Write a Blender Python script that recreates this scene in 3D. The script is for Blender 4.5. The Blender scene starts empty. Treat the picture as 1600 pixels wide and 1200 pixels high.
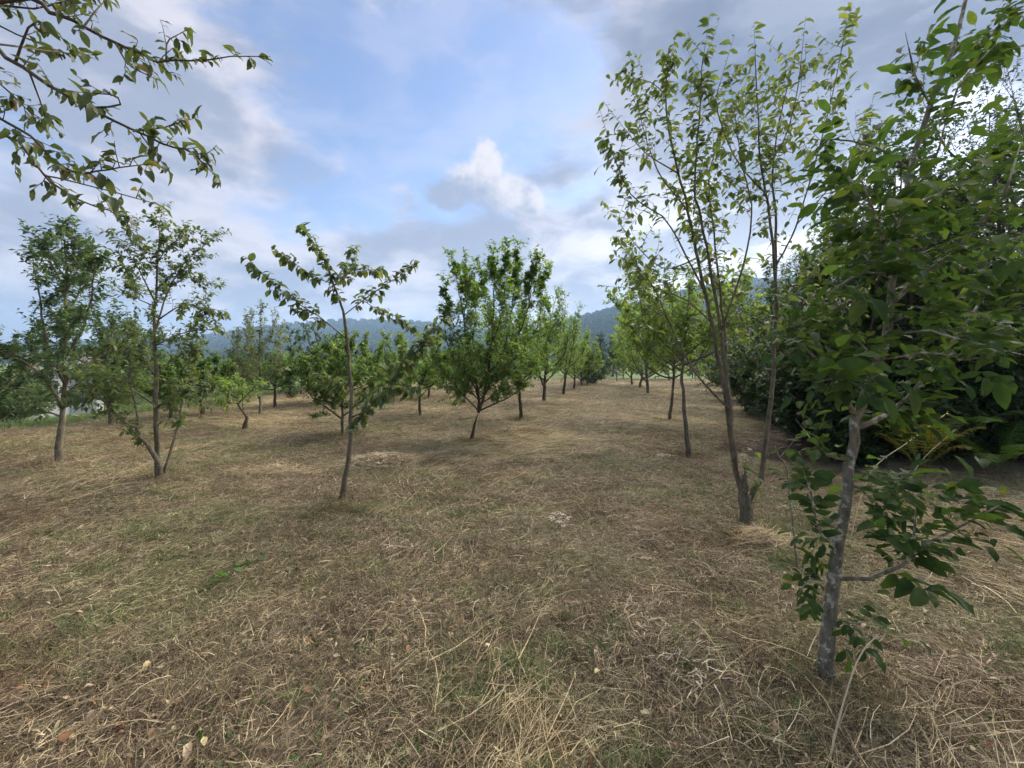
import bpy, math
import numpy as np
from mathutils import Matrix

sc = bpy.context.scene
COL = sc.collection
R = math.radians
F = 644.0            # focal length in pixels of the 1600-wide photograph
HZ = 565.0           # horizon row
CAMH = 1.5

# ------------------------------------------------------------------ camera
cd = bpy.data.cameras.new('camera')
cd.sensor_width = 36.0
cd.lens = 36.0 * F / 1600.0
cd.shift_y = (HZ - 600.0) / 1600.0
cd.clip_start = 0.05
cd.clip_end = 6000.0
cam = bpy.data.objects.new('camera', cd)
cam.location = (0, 0, CAMH)
cam.rotation_euler = (R(90), 0, 0)
COL.objects.link(cam)
sc.camera = cam

# ------------------------------------------------------------------ light
SUN_EL, SUN_AZ = R(35), R(44)         # azimuth clockwise from +Y
SUN = np.array([math.sin(SUN_AZ) * math.cos(SUN_EL), math.cos(SUN_AZ) * math.cos(SUN_EL), math.sin(SUN_EL)])
sd = bpy.data.lights.new('sun', 'SUN')
sd.energy = 4.3
sd.angle = R(80)
sd.color = (1.0, 0.92, 0.80)
so = bpy.data.objects.new('sun', sd)
so.rotation_euler = (R(90) - SUN_EL, 0, math.pi - SUN_AZ)
COL.objects.link(so)

vs = sc.view_settings
vs.view_transform = 'Standard'
vs.look = 'None'
vs.exposure = 1.58
vs.gamma = 1.0
vs.use_curve_mapping = False
sc.cycles.use_denoising = True
sc.cycles.use_adaptive_sampling = True
sc.cycles.adaptive_threshold = 0.03
sc.cycles.volume_bounces = 0
sc.cycles.max_bounces = 5
sc.cycles.diffuse_bounces = 3
sc.cycles.transmission_bounces = 3
sc.cycles.transparent_max_bounces = 8


def pixdir(px, py):
    v = np.array([(px - 800) / F, 1.0, (HZ - py) / F])
    return v / np.linalg.norm(v)


# ------------------------------------------------------------------ node helper
class NT:
    def __init__(s, tree):
        s.t = tree
        s.n = tree.nodes
        s.l = tree.links

    def new(s, typ, **kw):
        nd = s.n.new(typ)
        for k, v in kw.items():
            setattr(nd, k, v)
        return nd

    def put(s, sock, v):
        if v is None:
            return
        if isinstance(v, bpy.types.NodeSocket):
            s.l.new(v, sock)
        else:
            if hasattr(sock.default_value, '__len__') and len(sock.default_value) == 4 and len(v) == 3:
                v = (*v, 1.0)
            sock.default_value = v

    def m(s, op, a, b=None, c=None, clamp=False):
        nd = s.new('ShaderNodeMath', operation=op, use_clamp=clamp)
        for i, v in enumerate((a, b, c)):
            if v is not None:
                s.put(nd.inputs[i], v)
        return nd.outputs[0]

    def v(s, op, a, b=None):
        nd = s.new('ShaderNodeVectorMath', operation=op)
        s.put(nd.inputs[0], a)
        if b is not None:
            s.put(nd.inputs[1], b)
        return nd.outputs['Value'] if op in ('DOT_PRODUCT', 'LENGTH', 'DISTANCE') else nd.outputs['Vector']

    def noise(s, vec, scale, detail=4, rough=0.55, out=0, dist=0.0):
        nd = s.new('ShaderNodeTexNoise')
        s.put(nd.inputs['Vector'], vec)
        nd.inputs['Scale'].default_value = scale
        nd.inputs['Detail'].default_value = detail
        nd.inputs['Roughness'].default_value = rough
        nd.inputs['Distortion'].default_value = dist
        return nd.outputs[out]

    def step(s, x, a, b):
        nd = s.new('ShaderNodeMapRange', interpolation_type='SMOOTHSTEP')
        s.put(nd.inputs[0], x)
        nd.inputs[1].default_value = a
        nd.inputs[2].default_value = b
        return nd.outputs[0]

    def mix(s, f, a, b, blend='MIX'):
        nd = s.new('ShaderNodeMix', data_type='RGBA', blend_type=blend)
        s.put(nd.inputs[0], f)
        s.put(nd.inputs[6], a)
        s.put(nd.inputs[7], b)
        return nd.outputs[2]

    def ramp(s, x, stops):
        nd = s.new('ShaderNodeValToRGB')
        s.put(nd.inputs[0], x)
        e = nd.color_ramp.elements
        while len(e) < len(stops):
            e.new(0.5)
        for el, (p, c) in zip(e, stops):
            el.position = p
            el.color = (*c, 1.0)
        return nd.outputs[0]


# ------------------------------------------------------------------ sky
world = bpy.data.worlds.new('World')
sc.world = world
world.use_nodes = True
w = NT(world.node_tree)
w.n.clear()
sky = w.new('ShaderNodeTexSky', sky_type='NISHITA')
sky.sun_disc = False
sky.sun_elevation = SUN_EL
sky.sun_rotation = SUN_AZ
sky.air_density = 1.0
sky.dust_density = 0.6
sky.ozone_density = 1.6
d = w.new('ShaderNodeTexCoord').outputs['Generated']
sep = w.new('ShaderNodeSeparateXYZ')
w.put(sep.inputs[0], d)
dz = sep.outputs['Z']


def blob(vec, px, py, rx, ry):
    """1 at one direction of the sky falling to 0 at an ellipse round it (radii in photo pixels at that place)."""
    c = pixdir(px, py)
    right = np.cross(c, [0, 0, 1.0])
    right /= np.linalg.norm(right)
    up = np.cross(right, c)
    k = c[1] / F
    mp = w.new('ShaderNodeMapping', vector_type='TEXTURE')
    w.put(mp.inputs[0], vec)
    mp.inputs['Location'].default_value = tuple(c)
    mp.inputs['Rotation'].default_value = Matrix((right, c, up)).transposed().to_euler()
    mp.inputs['Scale'].default_value = (rx * k, max(rx, ry) * k, ry * k)
    gr = w.new('ShaderNodeTexGradient', gradient_type='SPHERICAL')
    w.put(gr.inputs[0], mp.outputs[0])
    return gr.outputs[1], mp.outputs[0]


dw = w.v('ADD', d, w.v('MULTIPLY', w.v('SUBTRACT', w.noise(d, 3.0, 3, 0.6, out=1), (0.5, 0.5, 0.5)), (0.16, 0.16, 0.10)))
stretch = w.v('MULTIPLY', dw, (1.0, 1.0, 2.3))
n1 = w.noise(stretch, 2.6, 6, 0.6)
n2 = w.noise(w.v('ADD', stretch, (3.1, 1.7, 0.4)), 4.2, 5, 0.58)
cov = w.m('ADD', w.m('MULTIPLY', n1, 1.45), -0.215)
for px, py, rx, ry, amp in [(120, 70, 460, 260, 0.30), (330, 20, 170, 150, 0.14), (330, 150, 200, 110, 0.10),
                            (540, 120, 130, 80, 0.09), (650, -10, 160, 70, 0.13), (830, 20, 140, 80, 0.14),
                            (300, 420, 900, 130, 0.30), (820, 400, 500, 110, 0.24), (1150, 390, 480, 160, 0.34),
                            (1300, 60, 520, 300, 0.42), (860, 260, 100, 50, 0.14), (1020, 130, 120, 160, 0.12),
                            (560, 240, 380, 200, -0.10), (760, 130, 300, 150, -0.06), (950, 60, 130, 140, -0.05),
                            (620, 305, 60, 40, 0.16), (880, 195, 60, 50, 0.10)]:
    bb, _ = blob(dw, px, py, rx, ry)
    cov = w.m('ADD', cov, w.m('MULTIPLY', w.step(bb, 0.0, 0.75), amp))
cov = w.m('ADD', cov, w.m('MULTIPLY', w.step(dz, 0.40, 0.10), 0.24))
# towards and past the zenith the sky outside the frame stays half clouded
cov = w.m('ADD', cov, w.m('MULTIPLY', w.step(dz, 0.55, 0.85), 0.05))
cmask = w.m('MULTIPLY', w.step(cov, 0.46, 0.80), 0.96)
glow = w.m('MAXIMUM', w.v('DOT_PRODUCT', d, tuple(pixdir(1150, 370))), 0.0)
glow2 = w.m('MAXIMUM', w.v('DOT_PRODUCT', d, tuple(pixdir(1470, 345))), 0.0)
g = w.m('ADD', w.m('MULTIPLY', w.m('POWER', glow, 34), 0.32), w.m('MULTIPLY', w.m('POWER', glow2, 110), 0.75))
dark, _ = blob(dw, 1360, 40, 640, 360)
shade = w.step(n2, 0.40, 0.62)
ccol = w.mix(shade, (0.18, 0.20, 0.26), (0.38, 0.368, 0.405))
ccol = w.mix(w.m('MULTIPLY', w.step(dark, 0.05, 0.6), 0.8), ccol, w.mix(shade, (0.055, 0.078, 0.128), (0.100, 0.128, 0.19)))
glowc = w.v('SCALE', (1.0, 0.97, 0.95))
w.put(glowc.node.inputs['Scale'], w.m('MULTIPLY', w.m('MULTIPLY', g, w.step(dark, 0.75, 0.1)), w.m('ADD', 0.35, w.m('MULTIPLY', shade, 0.9))))
ccol = w.v('ADD', ccol, glowc)
# the one clear cumulus
cw = w.v('ADD', d, w.v('MULTIPLY', w.v('SUBTRACT', w.noise(d, 11, 7, 0.66, out=1), (0.5, 0.5, 0.5)), (0.088, 0.088, 0.075)))
cum = None
for px, py, rx, ry in [(760, 255, 36, 40), (742, 288, 52, 42), (700, 302, 44, 30), (775, 300, 62, 34), (825, 316, 42, 26)]:
    bb, _ = blob(cw, px, py, rx, ry)
    cum = bb if cum is None else w.m('SMOOTH_MAX', cum, bb, 0.12)
cumm = w.step(cum, 0.02, 0.42)
_, cv = blob(cw, 762, 288, 90, 55)
cvs = w.new('ShaderNodeSeparateXYZ')
w.put(cvs.inputs[0], cv)
ca, cb = cvs.outputs[0], cvs.outputs[2]
lit = w.m('ADD', w.m('ADD', w.m('MULTIPLY', ca, 0.50), w.m('MULTIPLY', cb, 0.62)),
          w.m('MULTIPLY', w.m('SUBTRACT', w.noise(d, 22, 5, 0.6), 0.5), 1.6))
cumc = w.mix(w.step(lit, -0.55, 0.45), (0.18, 0.21, 0.285), (0.42, 0.405, 0.425))
skyc = w.v('MULTIPLY', sky.outputs[0], (0.86, 0.88, 0.97))
c10 = w.v('MULTIPLY', ccol, (10.0, 10.0, 10.0))
out = w.mix(w.m('MAXIMUM', cmask, w.m('MULTIPLY', w.step(n2, 0.25, 0.7), 0.30)), skyc, c10)
out = w.mix(cumm, out, w.v('MULTIPLY', cumc, (10.0, 10.0, 10.0)))
bg = w.new('ShaderNodeBackground')
w.put(bg.inputs[0], out)
bg.inputs[1].default_value = 0.071
w.l.new(bg.outputs[0], w.new('ShaderNodeOutputWorld').inputs[0])


# ------------------------------------------------------------------ materials
def mat(name):
    m = bpy.data.materials.new(name)
    m.use_nodes = True
    t = NT(m.node_tree)
    t.n.clear()
    o = t.new('ShaderNodeOutputMaterial')
    return m, t, o


def leaf_mat(name, stops, trans=0.45, tcol=(1.6, 1.6, 0.8), rough=0.5, spec=0.3, gain=1.5):
    stops = [(p_, tuple(q_ * gain for q_ in c_)) for p_, c_ in stops]
    m, t, o = mat(name)
    a = t.new('ShaderNodeAttribute', attribute_name='rnd').outputs['Fac']
    r = t.new('ShaderNodeObjectInfo').outputs['Random']
    x = t.m('FRACT', t.m('ADD', a, r))
    c = t.ramp(x, stops)
    pos = t.new('ShaderNodeNewGeometry').outputs['Position']
    c = t.mix(0.5, c, t.ramp(t.noise(pos, 28, 2), [(0.3, (0.55, 0.55, 0.55)), (0.7, (1.25, 1.25, 1.15))]), 'MULTIPLY')
    p = t.new('ShaderNodeBsdfPrincipled')
    t.put(p.inputs['Base Color'], c)
    p.inputs['Roughness'].default_value = rough
    p.inputs['Specular IOR Level'].default_value = spec
    tr = t.new('ShaderNodeBsdfTranslucent')
    t.put(tr.inputs['Color'], t.mix(1.0, c, (*tcol, 1), 'MULTIPLY'))
    mx = t.new('ShaderNodeMixShader')
    mx.inputs[0].default_value = trans
    t.l.new(p.outputs[0], mx.inputs[1])
    t.l.new(tr.outputs[0], mx.inputs[2])
    t.l.new(mx.outputs[0], o.inputs[0])
    return m


def bark_mat(name, c0, c1, lichen=(0.30, 0.30, 0.25), lich=0.62, scale=30, extra=None):
    m, t, o = mat(name)
    pos = t.new('ShaderNodeTexCoord').outputs['Object']
    st = t.v('MULTIPLY', pos, (1, 1, 0.35))
    n = t.noise(st, scale, 6, 0.65)
    c = t.ramp(n, [(0.3, c0), (0.7, c1)])
    l = t.step(t.noise(pos, scale * 0.55, 5, 0.6), lich, lich + 0.1)
    c = t.mix(l, c, lichen)
    if extra:
        ec, th, rng_ = extra
        sepz = t.new('ShaderNodeSeparateXYZ')
        t.put(sepz.inputs[0], pos)
        zr = t.m('SUBTRACT', 1.0, t.m('MULTIPLY', t.m('ABSOLUTE', t.m('SUBTRACT', sepz.outputs[2], rng_[0])), 1.0 / rng_[1]), clamp=True)
        c = t.mix(t.m('MULTIPLY', t.step(t.noise(pos, 34, 4, 0.6), th, th + 0.12), t.step(zr, 0.0, 0.4)), c, ec)
    p = t.new('ShaderNodeBsdfPrincipled')
    t.put(p.inputs['Base Color'], c)
    p.inputs['Roughness'].default_value = 0.9
    p.inputs['Specular IOR Level'].default_value = 0.2
    b = t.new('ShaderNodeBump')
    b.inputs['Strength'].default_value = 0.7
    b.inputs['Distance'].default_value = 0.01
    t.put(b.inputs['Height'], n)
    t.l.new(b.outputs[0], p.inputs['Normal'])
    t.l.new(p.outputs[0], o.inputs[0])
    return m


def plain_mat(name, c, rough=0.85, var=0.25, scale=6):
    m, t, o = mat(name)
    pos = t.new('ShaderNodeTexCoord').outputs['Object']
    n = t.noise(pos, scale, 5, 0.6)
    lo = tuple(x * (1 - var) for x in c)
    hi = tuple(min(1, x * (1 + var)) for x in c)
    p = t.new('ShaderNodeBsdfPrincipled')
    t.put(p.inputs['Base Color'], t.ramp(n, [(0.3, lo), (0.7, hi)]))
    p.inputs['Roughness'].default_value = rough
    t.l.new(p.outputs[0], o.inputs[0])
    return m


G = lambda r, g, b: (r, g, b)
M_APPLE = leaf_mat('apple_leaf', [(0, G(.055, .085, .035)), (.45, G(.085, .120, .050)), (.85, G(.120, .160, .060)), (1, G(.17, .18, .05))], trans=0.40, gain=1.12)
M_OVER = leaf_mat('overhang_leaf', [(0, G(.045, .070, .030)), (.5, G(.075, .100, .042)), (.93, G(.105, .130, .050)), (1, G(.20, .13, .05))], trans=0.36, gain=1.0)
M_WALNUT = leaf_mat('walnut_leaf', [(0, G(.045, .090, .028)), (.5, G(.065, .125, .036)), (.9, G(.10, .16, .042)), (1, G(.13, .17, .045))], trans=0.40, gain=0.74, spec=0.15, rough=0.65)
M_PLUM = leaf_mat('plum_leaf', [(0, G(.045, .085, .028)), (.5, G(.075, .130, .036)), (.9, G(.115, .175, .045)), (1, G(.20, .22, .05))])
M_CHERRY = leaf_mat('cherry_leaf', [(0, G(.065, .110, .032)), (.5, G(.098, .155, .045)), (.9, G(.14, .195, .052)), (1, G(.21, .23, .055))], trans=0.5)
M_GREY = leaf_mat('pear_leaf', [(0, G(.055, .075, .042)), (.5, G(.085, .110, .058)), (1, G(.125, .150, .070))])
M_DARK = leaf_mat('hedge_leaf', [(0, G(.022, .042, .017)), (.6, G(.040, .070, .025)), (1, G(.065, .105, .034))], trans=0.35, gain=1.2)
M_DEEP = leaf_mat('dark_tree_leaf', [(0, G(.032, .056, .030)), (.6, G(.048, .080, .036)), (1, G(.080, .118, .046))], trans=0.4)
M_NEEDLE = leaf_mat('spruce_needle', [(0, G(.018, .036, .022)), (1, G(.04, .065, .036))], trans=0.1)
M_FERN = leaf_mat('fern_leaf', [(0, G(.05, .10, .02)), (1, G(.09, .15, .03))], trans=0.4)
M_FERNY = leaf_mat('yellow_fern_leaf', [(0, G(.12, .115, .022)), (.6, G(.17, .14, .028)), (1, G(.10, .13, .03))], trans=0.4)
M_WEED = leaf_mat('weed_leaf', [(0, G(.06, .12, .03)), (.7, G(.10, .18, .045)), (1, G(.15, .2, .07))], gain=.85)
M_FOREST = leaf_mat('forest_leaf', [(0, G(.025, .050, .020)), (.5, G(.040, .072, .025)), (1, G(.065, .10, .032))], trans=0.1, spec=0.0, rough=1.0, gain=0.9)
B_GREY = bark_mat('grey_bark', (.058, .048, .033), (.205, .175, .122), lichen=(.33, .31, .22))
B_DARK = bark_mat('dark_bark', (.038, .029, .020), (.125, .098, .068), lich=0.72)
B_WALNUT = bark_mat('walnut_bark', (.085, .072, .050), (.29, .26, .19), lichen=(.48, .45, .35), lich=0.52, scale=42,
                    extra=((.34, .15, .03), 0.56, (1.28, 0.32)))


# ------------------------------------------------------------------ mesh helpers
rng = np.random.default_rng(11)
UP = np.array([0, 0, 1.0])


def unit(a):
    return a / np.maximum(np.linalg.norm(a, axis=-1, keepdims=True), 1e-9)


def np_mesh(name, V, faces, material, rnd=None, smooth=True, mats=None, mat_idx=None):
    """faces: list of integer arrays (nf, k)."""
    me = bpy.data.meshes.new(name)
    V = np.asarray(V, np.float32).reshape(-1, 3)
    me.vertices.add(len(V))
    me.vertices.foreach_set('co', V.ravel())
    faces = [np.asarray(f, np.int32) for f in faces if len(f)]
    loops = np.concatenate([f.ravel() for f in faces])
    tot = np.concatenate([np.full(len(f), f.shape[1], np.int32) for f in faces])
    start = np.concatenate([[0], np.cumsum(tot)[:-1]]).astype(np.int32)
    me.loops.add(len(loops))
    me.loops.foreach_set('vertex_index', loops)
    me.polygons.add(len(tot))
    me.polygons.foreach_set('loop_start', start)
    try:
        me.polygons.foreach_set('loop_total', tot)
    except Exception:
        pass
    me.polygons.foreach_set('use_smooth', np.full(len(tot), smooth))
    if rnd is not None:
        a = me.attributes.new('rnd', 'FLOAT', 'POINT')
        a.data.foreach_set('value', np.asarray(rnd, np.float32).ravel())
    for mm in (mats or [material]):
        me.materials.append(mm)
    if mat_idx is not None:
        me.polygons.foreach_set('material_index', np.asarray(mat_idx, np.int32))
    me.update(calc_edges=True)
    return me


def link(name, data, parent=None, loc=None):
    o = bpy.data.objects.new(name, data)
    COL.objects.link(o)
    if parent:
        o.parent = parent
    if loc is not None:
        o.location = loc
    return o


def tag(o, label=None, cat=None, group=None, kind=None):
    for k, v in (('label', label), ('category', cat), ('group', group), ('kind', kind)):
        if v:
            o[k] = v
    return o


def thing(name, label, cat, loc, group=None, rz=0.0):
    o = link(name, None, loc=tuple(float(x) for x in loc))
    o.rotation_euler.z = rz
    return tag(o, label, cat, group)


def copy_tree(o, parent=None):
    c = o.copy()
    COL.objects.link(c)
    if parent:
        c.parent = parent
    for ch in o.children:
        copy_tree(ch, c)
    return c


def curve(pts, n):
    """Catmull-Rom through pts, n samples, evenly by index."""
    p = np.asarray(pts, float)
    if len(p) == 2:
        return p[0] + (p[1] - p[0]) * np.linspace(0, 1, n)[:, None]
    q = np.vstack([2 * p[0] - p[1], p, 2 * p[-1] - p[-2]])
    u = np.linspace(0, len(p) - 1 - 1e-6, n)
    i = u.astype(int)
    t = (u - i)[:, None]
    a, b, c, dd = q[i], q[i + 1], q[i + 2], q[i + 3]
    return 0.5 * (2 * b + (c - a) * t + (2 * a - 5 * b + 4 * c - dd) * t * t + (3 * b - a - 3 * c + dd) * t ** 3)


def tubes(P, Rd, k=6):
    """P (T,n,3) centre lines, Rd (T,n) radii -> verts, quads"""
    P = np.asarray(P, float)
    T, n, _ = P.shape
    tan = unit(np.gradient(P, axis=1))
    ref = np.where(np.abs(tan.mean(1)[:, 2:3]) > 0.75, [[1.0, 0.07, 0]], [[0.05, 0.1, 1.0]])[:, None, :]
    a = unit(np.cross(tan, ref))
    b = np.cross(tan, a)
    th = np.linspace(0, 2 * np.pi, k, endpoint=False)
    V = P[:, :, None, :] + Rd[:, :, None, None] * (np.cos(th)[None, None, :, None] * a[:, :, None, :] + np.sin(th)[None, None, :, None] * b[:, :, None, :])
    base = (np.arange(T) * n * k)[:, None, None]
    i = np.arange(n - 1)[None, :, None] * k
    j = np.arange(k)[None, None, :]
    j2 = (j + 1) % k
    Fq = np.stack([base + i + j, base + i + j2, base + i + k + j2, base + i + k + j], -1).reshape(-1, 4)
    caps = []
    for tt in range(T) if T == 1 else []:
        caps.append(np.arange(k)[::-1][None])
        caps.append((np.arange(k) + (n - 1) * k)[None])
    return V.reshape(-1, 3), [Fq] + caps


# leaf templates: (u along, v across -.5...5, w up) and faces
def leaf_template(kind):
    if kind == 'far':
        T = np.array([[0, 0, 0], [.42, -.5, .10], [1, 0, -.05], [.42, .5, .10]])
        return T, [np.array([[0, 1, 2], [0, 2, 3]])]
    if kind == 'mid':
        T = np.array([[0, 0, 0], [.28, -.42, .07], [.65, -.40, .03], [1, 0, -.16], [.65, .40, .03], [.28, .42, .07], [.45, 0, -.02]])
        return T, [np.array([[0, 1, 6], [1, 2, 6], [2, 3, 6], [3, 4, 6], [4, 5, 6], [5, 0, 6]])]
    return None


def near_leaf(curl=0.25, fold=0.18, wav=0.05, seed=0, petiole=0.16, shape='oval'):
    r = np.random.default_rng(seed)
    ts = np.array([0, .14, .34, .56, .78, .92, 1.0])
    if shape == 'oval':
        ws = np.array([.03, .30, .48, .50, .36, .17, .0])
    else:
        ws = np.array([.03, .22, .42, .50, .44, .22, .0])
    V, Fq, Ft = [], [], []
    z = lambda t: -curl * t * t
    for t, wd in zip(ts, ws):
        j = r.normal(0, wav, 2)
        V += [[t, -wd, z(t) + fold * wd * 2 * .5 + j[0] * wd], [t, 0, z(t)], [t, wd, z(t) + fold * wd + j[1] * wd]]
    for i in range(len(ts) - 2):
        a = i * 3
        Fq += [[a, a + 3, a + 4, a + 1], [a + 1, a + 4, a + 5, a + 2]]
    a = (len(ts) - 2) * 3
    Ft += [[a, a + 4, a + 1], [a + 1, a + 4, a + 2]]
    b = len(V)
    V += [[-petiole, -.015, .03], [-petiole, .015, .03]]
    Fq += [[b, 0, 2, b + 1]]
    V = np.array(V)
    return V, [np.array(Fq), np.array(Ft)]


def leaves_mesh(name, pos, ax, nrm, L, W, template, material, base):
    T, Fs = template
    ax = unit(ax)
    side = unit(np.cross(nrm, ax))
    nr = np.cross(ax, side)
    N = len(pos)
    V = (pos - base)[:, None, :] + T[None, :, 0:1] * (L[:, None, None] * ax[:, None, :]) \
        + T[None, :, 1:2] * (W[:, None, None] * side[:, None, :]) + T[None, :, 2:3] * (L[:, None, None] * nr[:, None, :])
    k = len(T)
    off = (np.arange(N) * k)[:, None, None]
    faces = [(f[None] + off).reshape(-1, f.shape[1]) for f in Fs]
    r = np.repeat(rng.random(N), k)
    return np_mesh(name, V.reshape(-1, 3), faces, material, rnd=r, smooth=True)


LEAFVAR = {}


def leaf_variants(material, shape='oval', curl=0.25, n=6):
    key = (material.name, shape)
    if key not in LEAFVAR:
        out = []
        for i in range(n):
            V, Fs = near_leaf(curl * (0.4 + 1.2 * i / (n - 1)), 0.12 + 0.1 * (i % 3), 0.10, i, shape=shape)
            out.append(np_mesh('leaf_shape', V, Fs, material, rnd=np.full(len(V), i / n)))
        LEAFVAR[key] = out
    return LEAFVAR[key]


def leaf_objects(parent, pos, ax, nrm, L, W, material, base, shape='oval', curl=0.25, name='leaf'):
    vs_ = leaf_variants(material, shape, curl)
    ax = unit(ax)
    side = unit(np.cross(nrm, ax))
    nr = np.cross(ax, side)
    pick = rng.integers(0, len(vs_), len(pos))
    for i in range(len(pos)):
        o = bpy.data.objects.new(name, vs_[pick[i]])
        COL.objects.link(o)
        o.parent = parent
        p = pos[i] - base
        a, s, n_ = ax[i] * L[i], side[i] * W[i], nr[i] * L[i]
        o.matrix_basis = Matrix(((a[0], s[0], n_[0], p[0]), (a[1], s[1], n_[1], p[1]), (a[2], s[2], n_[2], p[2]), (0, 0, 0, 1)))


# ------------------------------------------------------------------ growing
def laterals(C, n, t0, t1, l0, l1, ang=(35, 70), up=0.3, segs=5, wig=0.06, taper=True):
    """n side shoots off the curve C (m,3). Returns (n,segs,3)."""
    C = np.asarray(C)
    m = len(C)
    t = t0 + (t1 - t0) * (np.arange(n) + rng.random(n)) / max(n, 1)
    x = t * (m - 1)
    i = np.minimum(x.astype(int), m - 2)
    fr = (x - i)[:, None]
    p = C[i] * (1 - fr) + C[i + 1] * fr
    tan = unit(C[i + 1] - C[i])
    rv = rng.normal(size=(n, 3))
    perp = unit(rv - (rv * tan).sum(1, keepdims=True) * tan)
    a = np.radians(rng.uniform(ang[0], ang[1], n))[:, None]
    dirv = unit(tan * np.cos(a) + perp * np.sin(a) + UP * up * 0.5)
    ln = rng.uniform(l0, l1, n)
    if taper:
        ln = ln * (1.15 - 0.6 * t)
    P = [p]
    for s in range(segs - 1):
        dirv = unit(dirv + UP * up * 0.35 + rng.normal(0, wig * 3, (n, 3)))
        P.append(P[-1] + dirv * (ln / (segs - 1))[:, None])
    return np.stack(P, 1)


def leaves_on(P, per, L, t0=0.1, droop=0.35, out=0.75, along=0.5, jit=0.35, lv=0.25, wr=0.52, tipbias=1.0):
    T, n, _ = P.shape
    if T == 0 or per == 0:
        z = np.zeros((0, 3))
        return z, z, z, np.zeros(0), np.zeros(0)
    cnt = per
    t = (t0 + (1 - t0) * ((np.arange(cnt)[None] + rng.random((T, cnt))) / cnt)) ** tipbias
    x = np.clip(t, 0, 0.9999) * (n - 1)
    i = x.astype(int)
    fr = (x - i)[..., None]
    rows = np.arange(T)[:, None]
    p = P[rows, i] * (1 - fr) + P[rows, i + 1] * fr
    tan = unit(P[rows, i + 1] - P[rows, i])
    rv = rng.normal(size=(T, cnt, 3))
    perp = unit(rv - (rv * tan).sum(-1, keepdims=True) * tan)
    ax = unit(tan * along + perp * out - UP * droop + rng.normal(0, jit * 0.4, (T, cnt, 3)))
    nr = unit(UP + rng.normal(0, jit, (T, cnt, 3)) + tan * 0.2)
    ln = L * rng.normal(1, lv, (T, cnt)).clip(0.45, 1.5)
    sh = lambda a: a.reshape(-1, 3)
    return sh(p), sh(ax), sh(nr), ln.ravel(), (ln * wr * rng.uniform(0.85, 1.15, (T, cnt))).ravel()


def cat(*ls):
    return tuple(np.concatenate([l[k] for l in ls]) for k in range(5))


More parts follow.
